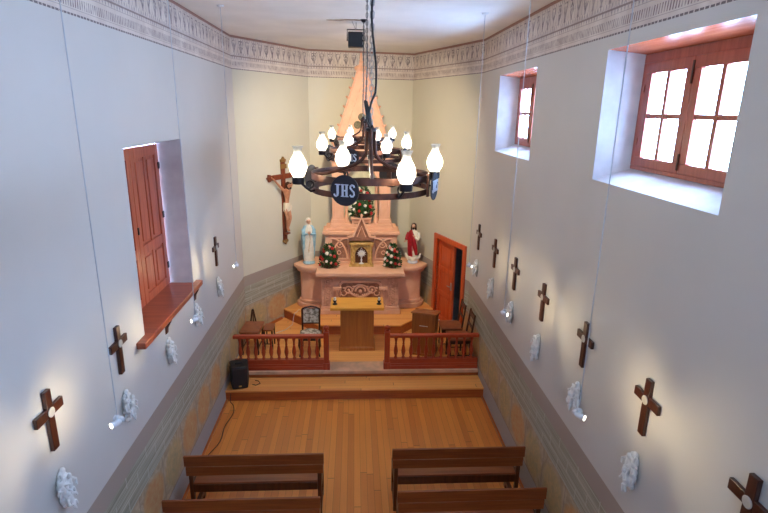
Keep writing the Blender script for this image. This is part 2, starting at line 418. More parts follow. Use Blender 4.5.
# wooden skirting round the sanctuary
dl = Vector((L1[0]-L0[0], L1[1]-L0[1], 0)).normalized()
def strip(name, A, dvec, a, b, z0, z1, inward, mat, t=.03):
    A = Vector((A[0], A[1], 0)); p = [A+dvec*a, A+dvec*b, A+dvec*b+inward*t, A+dvec*a+inward*t]
    tag(MB().prism([(q.x, q.y) for q in p], z0, z1).build(name, mat), kind='structure')
strip('baseboard_apse_left', L0, dl, .02, 1.05, ZP, ZP+.05, Vector((dl.y, -dl.x, 0)), M['skirt'])

# windows ------------------------------------------------------------------
def window(idx, y0, y1, rear=False):
    """timber window of two casements in the right wall, set at the back of its reveal"""
    r = empty('window_%d' % idx, (XR+WD, (y0+y1)/2, WZ0+.115), 90, kind='structure')   # local +x = world +Y, local +y = world -X
    w = (y1-y0)/2-.155; h = WZ1-.05-(WZ0+.115); t = .03
    if rear: r.location = ((y0+y1)/2, YB-.27, 4.15); r.rotation_euler = (0, 0, 0); w = (y1-y0)/2-.1; h = 1.0
    f = MB(); f.box(-w, w, -.05, .02, 0, .035); f.box(-w, w, -.05, .02, h-.07, h); f.box(-w, -w+.07, -.05, .02, .035, h-.07); f.box(w-.07, w, -.05, .02, .035, h-.07)
    f.build('window_frame', M['winw'], r, .004)
    for sgn in (-1, 1):
        a, b = (-w+.07, -.002) if sgn < 0 else (.002, w-.07)
        ca = MB(); z0, z1 = .035, h-.07
        ca.box(a, b, -.01, .03, z0, z0+.075); ca.box(a, b, -.01, .03, z1-.085, z1)
        ca.box(a, a+.083, -.01, .03, z0+.075, z1-.085); ca.box(b-.083, b, -.01, .03, z0+.075, z1-.085)
        c = ca.build('casement', M['winw'], r, .004)
        mx = (a+b)/2; mz = (z0+.075+z1-.085)/2
        MB().box(mx-.021, mx+.021, -.008, .024, z0+.075, z1-.085).box(a+.083, b-.083, -.006, .022, mz-.018, mz+.018).build('glazing_bar', M['winw'], c)
        MB().box(a+.09, b-.09, .004, .008, z0+.07, z1-.055).build('glass_pane', M['glass'], c)
        g = MB()
        for zz in (z0+.2, z1-.2): g.box(a-.012 if sgn < 0 else b-.012, a+.012 if sgn < 0 else b+.012, .03, .038, zz-.03, zz+.03)
        g.build('hinge', M['sill'], c)
    MB().box(-.008, .008, .03, .04, h-.26, h-.10).build('bolt', M['iron'], r); MB().box(-.008, .008, .03, .04, .06, .18).build('bolt', M['iron'], r)
for i, (a, b) in enumerate(WIN): window(i+1, a, b)
window(5, -.71, .79, True)  # unseen rear window, added to let in fill daylight
# shuttered window on the left wall
sw = empty('window_4', (XL-.31, 5.69, 2.42), -90, kind='structure')       # local +x = world -Y, local +y = world +X
for s in (-1, 1):
    a, b = (-.80, -.004) if s < 0 else (.004, .80)
    q = MB(); H = 1.755
    q.box(a, b, -.03, .0, 0, H); q.box(a, a+.10, 0, .022, 0, H); q.box(b-.10, b, 0, .022, 0, H)
    for z0, z1 in ((0, .10), (.56, .67), (H-.12, H)): q.box(a+.10, b-.10, 0, .022, z0, z1)
    lf = q.build('shutter_leaf', M['shut'], sw, .004)
    q = MB(); m_ = (a+b)/2
    for z0, z1 in ((.10, .56), (.67, H-.12)):
        q.box(m_-.03, m_+.03, 0, .016, z0, z1)
        for xa, xb in ((a+.10, m_-.03), (m_+.03, b-.10)): q.box(xa+.035, xb-.035, 0, .018, z0+.04, z1-.04)
    q.build('raised_panel', M['shut'], lf, .006)
    q = MB(); xh = a+.02 if s < 0 else b-.02
    for z in (.25, .9, 1.5): q.box(xh-.02, xh+.02, .022, .034, z-.04, z+.04)
    q.build('hinge', M['irond'], lf)
MB().box(-.012, .012, .022, .034, .82, .90).build('latch', M['irond'], sw)
q2 = MB().box(-.92, 1.03, .29+.02, .40, -.065, 0).box(-.809, .809, 0.0, .33, -.03, 0)
q2.build('window_sill', M['sill'], sw, .01)
for xx in (.27, -.78):
    q = MB(); q.prism([(0, 0), (.07, 0), (.068, -.03), (.03, -.10), (.022, -.16), (0, -.18)], -.022, .022, T(xx, .312, -.066) @ Matrix(((0, 0, 1, 0), (1, 0, 0, 0), (0, 1, 0, 0), (0, 0, 0, 1))))
    q.build('sill_bracket', M['cross'], sw, .003)

# door
dr = empty('door_1', (R0[0]+du.x*DU0, R0[1]+du.y*DU0, ZP), math.degrees(math.atan2(du.y, du.x)), kind='structure')   # local +x along wall, local -y = out of the room? (n)
W_ = DU1-DU0; H_ = DZ-ZP
def inn(y): return y    # local +y points into the room
fr = MB(); fr.box(-.10, 0, -.05, .035, 0, H_+.10); fr.box(W_, W_+.10, -.05, .035, 0, H_+.10); fr.box(0, W_, -.05, .035, H_, H_+.10)
fr.build('door_frame', M['door'], dr, .006)
lf = MB(); a, b = .43, W_-.002; lf.box(a, b, -.045, -.01, .01, H_-.002)
for xx in (a, b-.09): lf.box(xx, xx+.09, -.01, .008, .01, H_-.002)
zz = [.01, .12, .58, .68, 1.10, 1.20, H_-.11, H_-.002]
for k in (0, 2, 4, 6): lf.box(a+.09, b-.09, -.01, .008, zz[k], zz[k+1])
for k in (1, 3, 5): lf.box(a+.13, b-.13, -.01, .004, zz[k]+.04, zz[k+1]-.04)
lf = lf.build('door_leaf', M['door'], dr, .004); lf.location.y = -.05
MB().tube([(a+.045, .01, .88), (a+.045, .05, .88), (a+.13, .055, .88)], .009).box(a+.02, a+.07, .008, .014, .80, .96).build('door_handle', M['steel'], lf)
# folded open second leaf, in the dark room beyond
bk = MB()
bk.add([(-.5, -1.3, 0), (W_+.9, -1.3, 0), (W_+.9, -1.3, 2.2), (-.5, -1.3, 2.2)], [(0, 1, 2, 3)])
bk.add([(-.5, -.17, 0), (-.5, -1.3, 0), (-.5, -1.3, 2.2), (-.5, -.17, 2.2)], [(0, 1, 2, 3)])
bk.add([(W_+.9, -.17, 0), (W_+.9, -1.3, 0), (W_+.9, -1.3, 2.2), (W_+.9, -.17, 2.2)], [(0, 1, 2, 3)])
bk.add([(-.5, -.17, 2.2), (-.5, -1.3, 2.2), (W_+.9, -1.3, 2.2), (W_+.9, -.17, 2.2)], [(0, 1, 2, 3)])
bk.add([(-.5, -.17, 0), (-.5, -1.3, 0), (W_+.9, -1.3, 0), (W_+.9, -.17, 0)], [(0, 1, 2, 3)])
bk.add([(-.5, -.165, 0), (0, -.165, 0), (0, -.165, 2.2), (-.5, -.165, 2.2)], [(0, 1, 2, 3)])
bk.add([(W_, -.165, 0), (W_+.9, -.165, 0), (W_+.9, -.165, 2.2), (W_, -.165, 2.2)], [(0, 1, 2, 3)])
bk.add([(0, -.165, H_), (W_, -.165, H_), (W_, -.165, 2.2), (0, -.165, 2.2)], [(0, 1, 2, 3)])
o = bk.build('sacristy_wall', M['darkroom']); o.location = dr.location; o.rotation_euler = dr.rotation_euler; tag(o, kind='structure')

# ------------------------------------------------------------------ communion rails
def railing(x0, x1, newel_at, label):
    r = empty('altar_railing', ((x0+x1)/2, 8.11, ZP+.003), 0, label, 'railing', 'turned baluster railings'); w = (x1-x0)/2
    MB().box(-w, w, -.06, .06, 0, .065).box(-w, w, -.05, .05, .065, .10).build('base', M['rail'], r, .006)
    MB().box(-w, w, -.04, .04, .10, .185).build('bottom_rail', M['rail'], r, .006)
    e = -w if newel_at < 0 else w; s = 1 if newel_at < 0 else -1
    a0, a1 = (e+.09, w) if s > 0 else (-w, e-.09)
    MB().box(a0, a1, -.045, .045, .575, .63).build('top_rail', M['rail'], r, .01)
    n = MB(); c = e+s*.045; n.box(c-.045, c+.045, -.045, .045, 0, .68).box(c-.06, c+.06, -.065, .065, 0, .12)
    n.build('newel_post', M['railz'], r, .006)
    MB().lathe([(.035, .68), (.052, .69), (.03, .70), (.028, .715), (.05, .745), (.045, .775), (.012, .795), (.0, .797)], 14, T(c, 0, 0)).build('finial', M['railz'], r)
    prof = [(.030, .185), (.030, .205), (.022, .215), (.018, .228), (.034, .29), (.037, .32), (.028, .385), (.016, .44), (.023, .452), (.016, .465), (.017, .50), (.025, .535), (.030, .55), (.030, .576)]
    lo, hi = a0+.04, a1-.05; N = 11
    me = None
    for i in range(N):
        x = lo+(hi-lo)*(i+.5)/N
        if me is None:
            b = MB().lathe(prof, 10).build('baluster', M['railz'], r); me = b.data
        else:
            b = bpy.data.objects.new('baluster', me); C.objects.link(b); b.parent = r
        b.location = (x, 0, 0)
railing(-2.02, -.425, 1, 'red varnished baluster railing on the stone step, left of the altar opening')
railing(.52, 2.14, -1, 'red varnished baluster railing on the stone step, right of the altar opening')

# ------------------------------------------------------------------ high altar and retable
AX = .125
ha = empty('high_altar', (AX, 10.5, ZPRE), 0, 'pink carved stone high altar with curved wings on the wooden predella', 'altar')
y = lambda Y: Y-10.5
def mir(p): return [(-a, b) for a, b in p[::-1]]
def wingpoly(o, back=True):
    # concave front running from the centre block out to the wall, o = outset
    p = [(.80, 10.40-o), (.92, 10.40-o), (1.03, 10.39-o), (1.13, 10.41-o*.95), (1.23, 10.47-o*.8), (1.31+o*.5, 10.57-o*.5), (1.35+o, 10.68-o*.2)]
    return [(a, y(b)) for a, b in p]
def full(o, front, hw, shift=.03):
    """whole plan: wings + centre block"""
    R = wingpoly(o); Rb = [(1.20+o, y(10.92)), (1.0, y(11.2))]
    right = [(hw, y(front))] + [(hw, y(10.40-o))] + R[1:] + Rb
    return [(a+(.045 if a > .9 else 0), b) for a, b in right] + mir(right)
hgt = ZM-ZPRE
MB().prism(full(-.085, 10.12, .80), 0, hgt-.10).build('altar_body', M['stone'], ha, .006)
MB().prism(full(.01, 10.05, .835), 0, .10).prism(full(-.04, 10.08, .815), .10, .17).build('base_moulding', M['stone'], ha, .012)
MB().prism(full(.0, 10.06, .845), hgt-.15, hgt-.075).prism(full(.06, 9.94, .895), hgt-.075, hgt).build('mensa', M['stone'], ha, .012)
# carved pilaster strips, relief panel
for s in (-1, 1):
    q = MB(); x0 = s*.67
    q.box(x0-.11, x0+.11, y(10.095), y(10.12), .17, hgt-.15)
    for k in range(5):
        z = .24+k*.115
        q.tube(circ(.05, 12, 0), .011, 6, True, T(x0, y(10.092), z) @ RX(90))
        q.ell((x0, y(10.085), z), (.02, .016, .02))
        for t in (45, 135, 225, 315):
            q.ell((x0+.075*math.cos(math.radians(t)), y(10.088), z+.055*math.sin(math.radians(t))), (.018, .014, .018), n=8, m=5)
    q.build('carved_pilaster', M['stoned'], ha)
    q = MB(); xc = s*.47
    q.box(xc-.035, xc+.035, y(10.02), y(10.11), .17, .20)
    q.lathe([(.04, .20), (.03, .22), (.026, .24), (.026, .50), (.034, .52), (.045, .55)], 12, T(xc, y(10.06), 0))
    q.box(xc-.085, xc+.085, y(10.0), y(10.12), .55, .60)
    q.build('colonnette', M['stone'], ha)
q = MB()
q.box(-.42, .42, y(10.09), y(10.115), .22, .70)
q.build('front_panel', M['stoneshade'], ha)
q = MB()
def arc(cx, cz, r, a0, a1, n=14, yy=10.08): return [(cx+r*math.cos(math.radians(a0+(a1-a0)*i/n)), y(yy), cz+r*math.sin(math.radians(a0+(a1-a0)*i/n))) for i in range(n+1)]
# carved arch frame and scrolls
q.tube([(-.42, y(10.08), .40)]+arc(-.32, .60, .10, 180, 90)+arc(.32, .60, .10, 90, 0)+[(.42, y(10.08), .40)], .024, 6)
q.tube(arc(0, .66, .28, 205, 335, 20), .022, 6); q.tube(arc(0, .50, .10, 0, 180), .022, 6); q.tube(arc(0, .47, .17, 10, 170), .018, 6)
for s in (-1, 1):
    q.tube(arc(s*.24, .53, .07, 0, 300) if s > 0 else arc(s*.24, .53, .07, 180, -120), .017, 6)
    q.tube(arc(s*.34, .46, .055, 90, 380) if s > 0 else arc(s*.34, .46, .055, 90, -200), .014, 6)
    q.ell((s*.24, y(10.075), .53), (.028, .02, .028)); q.ell((s*.13, y(10.075), .60), (.04, .02, .02)); q.ell((s*.33, y(10.075), .57), (.035, .02, .018))
    for k in range(4): q.ell((s*(.05+.035*k), y(10.075), .41+.012*k), (.016, .018, .03), n=8, m=5)
q.ell((0, y(10.07), .50), (.035, .025, .045)); q.ell((0, y(10.07), .63), (.05, .02, .02))
q.build('carved_relief', M['stone'], ha)

# retable ---------------------------------------------------------------
RX0 = .148
rt = empty('altar_retable', (RX0, 10.62, ZM), 0, 'tall pink stone retable with pilasters and pointed gable standing on the high altar', 'retable')
y = lambda Y: Y-10.62
zt = lambda z: z+4.6-ZM          # camera-relative height to local
MB().box(-.79, .79, y(10.58), y(11.15), 0, .055).box(-.755, .755, y(10.62), y(11.15), .055, .60).build('lower_tier', M['stone'], rt, .006)
MB().box(-.77, .77, y(10.60), y(11.15), .595, .64).box(-.81, .81, y(10.56), y(11.15), .64, .71).build('cornice', M['stone'], rt, .012)
MB().box(-.75, .75, y(10.66), y(11.15), .71, .775).box(-.66, .66, y(10.68), y(11.15), .775, .85).build('stylobate', M['stone'], rt, .01)
for s in (-1, 1):
    q = MB(); cx = s*.45
    q.box(cx-.19, cx+.19, y(10.60), y(10.62), .10, .13).box(cx-.19, cx+.19, y(10.60), y(10.62), .54, .565)
    q.tube([(cx+s*.19, y(10.60), .56)]+[(cx+s*(.19-.34*math.sin(t*PI/16)), y(10.60), .12+.44*math.cos(t*PI/16)) for t in range(1, 9)], .02, 6)
    q.tube([(cx-s*.15, y(10.60), .56)]+[(cx+s*(-.15+.30*math.sin(t*PI/16)), y(10.60), .14+.42*math.cos(t*PI/16)) for t in range(1, 9)], .018, 6)
    q.tube(circ(.06, 14, 0), .011, 6, True, T(cx, y(10.605), .42) @ RX(90))
    q.tube(circ(.04, 12, 0), .010, 6, True, T(cx+s*.02, y(10.605), .25) @ RX(90))
    q.ell((cx, y(10.60), .42), (.025, .018, .025)); q.build('gothic_tracery', M['stone'], rt)
    MB().box(cx-.165, cx+.165, y(10.612), y(10.624), .13, .54).build('sunk_panel', M['stoneshade'], rt)
# gablet over the tabernacle
q = MB()
gp = lambda w, h, yy: None
def vprism(mb, poly, ya, yb):   # polygon given in x,z, extruded in y
    mb.prism(poly, ya, yb, Matrix(((1, 0, 0, 0), (0, 0, 1, 0), (0, 1, 0, 0), (0, 0, 0, 1))))
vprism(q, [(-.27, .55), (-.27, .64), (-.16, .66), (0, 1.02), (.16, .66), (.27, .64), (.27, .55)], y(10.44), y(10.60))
q.build('gablet', M['stoneshade'], rt, .006)
q = MB()
q.tube([(-.29, y(10.42), .63), (-.175, y(10.42), .65), (0, y(10.42), 1.04), (.175, y(10.42), .65), (.29, y(10.42), .63)], .034, 4)
q.tube([(-.09, y(10.43), .63), (0, y(10.43), .86), (.09, y(10.43), .63)], .014, 4)
q.lathe([(.0, 0), (.03, .01), (.02, .03), (.035, .05), (.0, .085)], 10, T(0, y(10.42), 1.04))
q.build('gablet_moulding', M['stone'], rt)
# niche tier: pilasters, back, arch, ledge
zb, ztop = .85, zt(-.92)
MB().box(-.37, .37, y(11.0), y(11.05), zb, ztop).build('niche_back', M['niche'], rt)
for s in (-1, 1):
    cx = s*.49
    q = MB(); q.box(cx-.12, cx+.12, y(10.74), y(11.15), zb+.09, ztop-.08)
    q.box(cx-.14, cx+.14, y(10.71), y(11.15), zb, zb+.09).box(cx-.15, cx+.15, y(10.70), y(11.15), ztop-.09, ztop)
    for dx in (-.07, .07): q.box(cx+dx-.018, cx+dx+.018, y(10.725), y(10.74), zb+.14, ztop-.14)
    q.build('pilaster', M['stone'], rt, .006)
    MB().lathe([(.055, .85), (.055, .90), (.035, .93), (.03, 1.6), (.05, 1.65), (.055, 1.7)], 12, T(s*.31, y(10.83), 0)).build('niche_colonnette', M['stone'], rt)
q = MB(); q.box(-.22, .22, y(10.66), y(10.95), .95, .985); q.box(-.18, .18, y(10.70), y(10.95), .87, .95)
for s in (-1, 1): q.box(s*.18-.02, s*.18+.02, y(10.68), y(10.8), .85, .95)
q.build('ledge', M['stone'], rt, .006)
# pointed arch over the niche
ar = []
for i in range(9):
    t = i/8*PI/3; ar.append((.37-.74*(1-math.cos(t)), ztop-.64+.74*math.sin(t)*.86))
arl = [(-a, b) for a, b in ar[::-1]]
q = MB(); vprism(q, ar[:]+[(0, ztop), (.37, ztop)], y(10.80), y(10.95)); vprism(q, [(-.37, ztop), (0, ztop)]+arl, y(10.80), y(10.95))
q.build('niche_arch', M['stone'], rt)
MB().tube([(a, y(10.79), b) for a, b in ar+arl], .02, 6).build('arch_moulding', M['stoned'], rt)
MB().box(-.66, .66, y(10.72), y(11.15), ztop, ztop+.09).box(-.71, .71, y(10.67), y(11.15), ztop+.09, ztop+.17).build('entablature', M['stone'], rt, .01)
# gable
g0 = ztop+.17; g1 = zt(.80)
hw0, hw1 = .60, .085
q = MB(); vprism(q, [(-hw0, g0), (hw0, g0), (hw1, g1-.02), (0, g1+.02), (-hw1, g1-.02)], y(10.78), y(10.98)); q.build('gable', M['stone'], rt, .008)
q = MB()
for s in (-1, 1): q.tube([(s*(hw0-.03), y(10.765), g0+.02), (s*(hw1), y(10.765), g1-.05)], .028, 4)
for s in (-1, 1): q.tube([(s*(hw0-.17), y(10.77), g0+.06), (s*.02, y(10.77), g1-.35)], .014, 4)
q.box(-.46, .46, y(10.76), y(10.78), g0+.03, g0+.06)
q.build('gable_moulding', M['stoned'], rt)
tri = [(-.085, g0+.47), (.085, g0+.47), (0, g0+.62)]
for x, z in tri: MB().lathe([(.0, 0), (.07, 0), (.078, .012), (.06, .022), (0, .014)], 18, T(x, y(10.775), z) @ RX(90)).build('medallion', M['roset'], rt)
for s in (-1, 1):
    for k in range(8):
        t = (k+.5)/8.6; x = s*(hw0+(hw1-hw0)*t); z = g0+(g1-g0)*t
        q = MB(); q.ell((0, 0, 0), (.030, .03, .024), n=8, m=6); q.ell((s*.022, 0, .020), (.020, .022, .016), n=8, m=6); q.tube([(-s*.02, 0, -.02), (s*.02, 0, 0), (s*.035, 0, .03)], .012, 6)
        q.build('crocket', M['stoned'], rt, loc=(x+s*.012, y(10.86), z))
q = MB().lathe([(.05, 0), (.11, .02), (.125, .07), (.10, .11), (.05, .13), (.035, .16), (.05, .18), (.035, .20), (.022, .34), (.0, .36)], 12, T(-.02, y(10.86), g1-.07))
for k in range(8): q.ell((-.02+.10*math.cos(k*PI/4), y(10.86)+.10*math.sin(k*PI/4), g1+.0), (.035, .035, .04), n=8, m=6)
q.build('finial', M['stone'], rt)

# ------------------------------------------------------------------ tabernacle and monstrance
tb = empty('tabernacle', (.150, 10.49, ZM), 0, 'small gilded tabernacle with columns and pointed arch door on the high altar', 'tabernacle')
MB().box(-.225, .225, -.10, .09, 0, .025).box(-.20, .20, -.085, .09, .025, .05).build('base', M['gold'], tb, .004)
q = MB(); ap = [(-.115, .05), (-.115, .24)]+[(-.115+.20*(1-math.cos(t*PI/3/6)), .24+.20*math.sin(t*PI/3/6)*.95) for t in range(1, 7)]
ap[-1] = (0, .41); apr = [(-a, b) for a, b in ap[::-1]][1:]
body = [(-.20, .05)]+ap+apr+[(.20, .05), (.20, .47), (-.20, .47)]
vprism(q, body, -.05, .09); q.build('arched_case', M['gold'], tb, .002)
MB().box(-.13, .13, .03, .09, .05, .43).build('niche_lining', M['niched'], tb)
for s in (-1, 1): MB().lathe([(.03, .05), (.03, .075), (.018, .09), (.018, .40), (.03, .425), (.032, .45)], 12, T(s*.175, -.065, 0)).build('column', M['gold'], tb)
MB().box(-.225, .225, -.10, .09, .45, .475).box(-.21, .21, -.09, .09, .475, .49).tube([(a*1.05, -.055, b+.003) for a, b in ap+apr], .007, 6).build('cornice', M['gold'], tb, .003)
mo = empty('monstrance', (.150, 10.455, ZM+.0505), 0, 'silver monstrance standing inside the gilded tabernacle', 'monstrance')
MB().lathe([(.045, 0), (.047, .006), (.03, .015), (.012, .03), (.010, .06), (.02, .07), (.01, .085), (.009, .14)], 16).build('stem', M['silver'], mo)
q = MB().lathe([(.0, -.008), (.045, -.008), (.05, 0), (.045, .008), (0, .008)], 24, T(0, 0, .20) @ RX(90))
for k in range(24):
    a = k*PI/12; rr = .082 if k % 2 else .066
    q.tube([(.045*math.cos(a), 0, .20+.045*math.sin(a)), (rr*math.cos(a), 0, .20+rr*math.sin(a))], [.007, .002], 6)
q.box(-.004, .004, -.003, .003, .28, .315).box(-.014, .014, -.003, .003, .297, .304)
q.build('sunburst', M['silver'], mo)
MB().lathe([(0, 0), (.028, 0), (.028, .004), (0, .004)], 20, T(0, -.010, .20) @ RX(90)).build('glass_disc', M['wax'], mo)

# ------------------------------------------------------------------ flower arrangements
def bloom(name, mat, r):
    q = MB(); q.ell((0, 0, 0), (r*.55, r*.55, r*.6), n=10, m=6)
    for ring, (n, rr, tilt) in enumerate(((5, .55, 25), (7, .9, 60))):
        for k in range(n):
            Mx = RZ(360/n*k+ring*20) @ RY(tilt) @ T(0, 0, r*rr*.6)
            q.ell((0, 0, r*.2), (r*.38, r*.30, r*.5), Mx, n=8, m=5)
    o = q.build(name, mat); return o
def arrangement(loc, w, h, label, cols, nb, seed, base='basket', blr=.032):
    R_ = random.Random(seed)
    a = empty('flower_arrangement', loc, 0, label, 'flowers', 'flower arrangements on the altar')
    MB().lathe([(w*.22, 0), (w*.28, .02), (w*.3, .06), (w*.26, .07)], 14).build('bowl', M['dark'], a)
    q = MB()
    def surf(t, s):    # envelope radius by height
        return w*.5*(math.sin(min(1, (t*1.15+.2))*PI*.62+.45)**.8 if shape == 'cone' else math.sqrt(max(.02, 1-(2*t-.85)**2*.8)))
    shape = 'cone'
    def env(t): return w*.5*max(.16, math.sqrt(max(0, 1-t**2.0))*(1-.22*t)) if t > .15 else w*.5*(.85+t)
    q.ell((0, 0, h*.40), (w*.30, w*.26, h*.36), n=12, m=8)
    for i in range(460):
        t = R_.random()**1.15; th = R_.random()*2*PI; er = env(t)*(.6+.42*R_.random())
        p = Vector((er*math.cos(th), er*.72*math.sin(th), .02+t*h*.96)); L = .055+.04*R_.random()
        Mx = T(*p) @ RZ(math.degrees(th)+R_.uniform(-50, 50)) @ RY(R_.uniform(20, 110)) @ RX(R_.uniform(-30, 30))
        q.add([(0, 0, -L*.3), (.013, .004, L*.2), (0, .0, L*.75), (-.013, .004, L*.2), (0, -.004, L*.2)], [(0, 1, 4), (1, 2, 4), (2, 3, 4), (3, 0, 4), (0, 3, 2, 1)], Mx)
    fo = q.build('foliage', M['leaf'], a, ang=20); fo['kind'] = 'stuff'
    protos = {}
    for i in range(nb):
        c = cols[i % len(cols)]
        t = (i+.6)/nb*.88+.04; th = -PI/2+(((i*2.4) % 3.0)-1.5)*.85
        er = env(t)*.96; p = (er*math.cos(th), er*.78*math.sin(th), .03+t*h*.94)
        nm = {'w': 'white_flower', 'r': 'red_flower', 'p': 'pink_flower'}[c]
        if c not in protos: o = bloom(nm, M['f'+c], blr); protos[c] = o
        else: o = bpy.data.objects.new(nm, protos[c].data); C.objects.link(o)
        o.parent = a; o.location = p
        o.rotation_euler = (math.radians(65)*-math.sin(th)*1.0, math.radians(60)*math.cos(th), 0); s = R_.uniform(.8, 1.2); o.scale = (s, s, s)
    return a
arrangement((-.52, 10.36, ZM), .42, .50, 'green bouquet with red and coral flowers on the altar, left of the tabernacle', ['r', 'r', 'p', 'w', 'r'], 13, 3)
arrangement((.80, 10.36, ZM), .38, .50, 'bouquet with white, pink and red flowers on the altar, right of the tabernacle', ['w', 'p', 'r', 'w', 'p'], 16, 5)
arrangement((.165, 10.79, ZM+.985), .56, .66, 'white and red flower bouquet on the stone ledge of the retable niche', ['w', 'r', 'w', 'r', 'w'], 20, 9, blr=.036)

# ------------------------------------------------------------------ statues
def head(q_skin, q_hair, c, r, hair='long'):
    x, yy, z = c
    q_skin.ell((x, yy, z), (r*.78, r*.88, r*1.05), n=16, m=12)
    q_skin.ell((x, yy-r*.86, z-r*.10), (r*.12, r*.20, r*.26), n=8, m=6)          # nose
    q_skin.ell((x, yy-r*.72, z-r*.52), (r*.26, r*.14, r*.09), n=8, m=6)          # mouth
    q_skin.ell((x, yy-r*.5, z-r*.8), (r*.35, r*.35, r*.25), n=8, m=6)            # chin
    for s in (-1, 1):
        q_hair.ell((x+s*r*.30, yy-r*.79, z+r*.10), (r*.12, r*.06, r*.07), n=8, m=5)  # eyes
        q_hair.tube([(x+s*r*.14, yy-r*.83, z+r*.27), (x+s*r*.34, yy-r*.80, z+r*.31), (x+s*r*.5, yy-r*.66, z+r*.24)], r*.04, 6)
        q_skin.ell((x+s*r*.78, yy+r*.05, z), (r*.1, r*.18, r*.25), n=8, m=6)
def hand(q, p, dirv, s, curl=.3):
    """small hand: palm, four fingers and thumb"""
    p = Vector(p); d = Vector(dirv).normalized(); side = d.cross(Vector((0, 1, 0)));
    if side.length < .1: side = d.cross(Vector((1, 0, 0)))
    side.normalize(); nrm = side.cross(d)
    q.tube([p, p+d*s*.5], [s*.22, s*.26], 8, flat=(1, .5))
    for k, (o, L) in enumerate(((-.2, .42), (-.07, .5), (.07, .47), (.2, .36))):
        b = p+d*s*.48+side*s*o; q.tube([b, b+d*s*L*.5+nrm*s*.02, b+d*s*L*.95+nrm*s*curl*.3], [s*.075, s*.07, s*.05], 6)
    b = p+d*s*.1+side*s*.22; q.tube([b, b+(d*.6+side*.6)*s*.3, b+(d*.9+side*.5)*s*.42], [s*.08, s*.07, s*.05], 6)
mo.scale = (1.22, 1, 1.12)
# Lady in white and blue
ms = empty('robed_statue', (-.955, 10.52, ZM), 12, 'white robed female statue with blue mantle and joined hands, left end of the altar', 'statue')
MB().lathe([(.13, 0), (.135, .03), (.12, .05), (.11, .075)], 20, sx=1, sy=.85).build('plinth', M['robe_b'], ms)
q = MB(); q.loft([(0, 0, .07, .115, .095), (0, 0, .15, .108, .095), (0, 0, .35, .112, .09), (0, 0, .55, .10, .083), (0, 0, .70, .095, .07), (0, 0, .80, .10, .068), (0, 0, .86, .075, .055), (0, 0, .885, .032, .03), (0, 0, .92, .026, .026)], 40, .05, 11)
q.build('robe', M['robe_w'], ms, ang=60)
q = MB()
for s in (-1, 1):
    q.loft([(s*.095, .035, .12, .03, .06), (s*.105, .03, .3, .034, .065), (s*.112, .02, .5, .04, .07), (s*.115, .0, .66, .05, .075), (s*.10, .005, .78, .045, .065), (s*.065, .015, .865, .04, .05), (s*.03, .03, .90, .025, .03)], 24, .07, 6)
q.loft([(0, .055, .08, .12, .05), (0, .06, .4, .13, .05), (0, .055, .7, .13, .05), (0, .045, .85, .085, .04), (0, .04, .93, .05, .035)], 24, .05, 9)
q.build('mantle', M['robe_b'], ms, ang=60)
q = MB(); qs = MB(); qh = MB(); head(qs, qh, (0, -.012, .975), .056)
q.loft([(0, .03, .85, .09, .05), (0, .028, .92, .072, .05), (0, .022, .98, .064, .052), (0, .016, 1.03, .052, .05), (0, .01, 1.055, .026, .03), (0, .01, 1.062, .006, .006)], 24, .04, 7)
q.build('veil', M['robe_w'], ms, ang=60)
for s in (-1, 1): h = MB(); hand(h, (s*.022, -.085, .70), (-s*.18, -.25, .95), .075, 0); h.build('hand', M['skin'], ms, ang=60)
qs.build('head', M['skin'], ms, ang=60); qh.build('facial_features', M['hair'], ms)
q = MB()
for s in (-1, 1): q.tube([(s*.115, -.01, .80), (s*.125, -.05, .68), (s*.03, -.09, .71)], [.04, .036, .024], 10)
q.build('sleeve', M['robe_b'], ms, ang=60)
MB().tube([(0, -.098, .72), (.02, -.10, .60), (0, -.10, .45), (-.015, -.10, .35)], .005, 6).box(-.02, -.01, -.106, -.10, .28, .35).box(-.03, 0, -.106, -.10, .315, .325).build('rosary', M['gold'], ms)
# Man in white and red
js = empty('robed_statue', (1.245, 10.58, ZM), -14, 'bearded male statue in white robe and red mantle, right end of the altar', 'statue')
q = MB(); q.lathe([(.11, 0), (.12, .02), (.105, .05), (.095, .07)], 18)
q.build('plinth', plain('pale_blue_base', srgb(206, 218, 232), .5), js)
q = MB()
for k in range(11):
    a = k*2*PI/11; q.ell((.085*math.cos(a), .07*math.sin(a), .10+.02*math.sin(k*2.1)), (.05, .045, .05), n=10, m=8)
for s in (-1, 1): q.tube([(s*.09, -.02, .10), (s*.145, -.02, .15), (s*.165, -.02, .22)], [.04, .035, .018], 10)
q.build('cloud_base', M['robe_w'], js, ang=60)
q = MB(); q.loft([(0, 0, .12, .085, .075), (0, 0, .30, .088, .074), (0, 0, .48, .086, .07), (0, 0, .60, .095, .068), (0, 0, .68, .10, .062), (0, 0, .735, .075, .05), (0, 0, .755, .034, .03), (0, 0, .79, .027, .027)], 40, .05, 10)
q.tube([(.10, -.01, .70), (.135, -.03, .60), (.10, -.07, .55), (.05, -.095, .60)], [.042, .042, .036, .024], 12)
q.build('robe', M['robe_w'], js, ang=60)
q = MB(); q.loft([(-.02, .005, .16, .085, .085), (-.035, .0, .30, .085, .085), (-.05, .0, .45, .075, .085), (-.06, .0, .58, .07, .08), (-.06, .0, .68, .058, .07), (-.045, .0, .735, .045, .055), (-.03, .01, .76, .02, .03)], 32, .07, 8)
q.tube([(-.05, -.045, .74), (-.0, -.082, .60), (.045, -.088, .42), (.085, -.05, .20)], [.03, .045, .05, .035], 12)
q.tube([(-.10, -.01, .69), (-.135, -.03, .60), (-.15, -.07, .54)], [.042, .042, .035], 12)
q.build('mantle', M['robe_r'], js, ang=60)
qs = MB(); qh = MB(); head(qs, qh, (0, -.014, .84), .052)
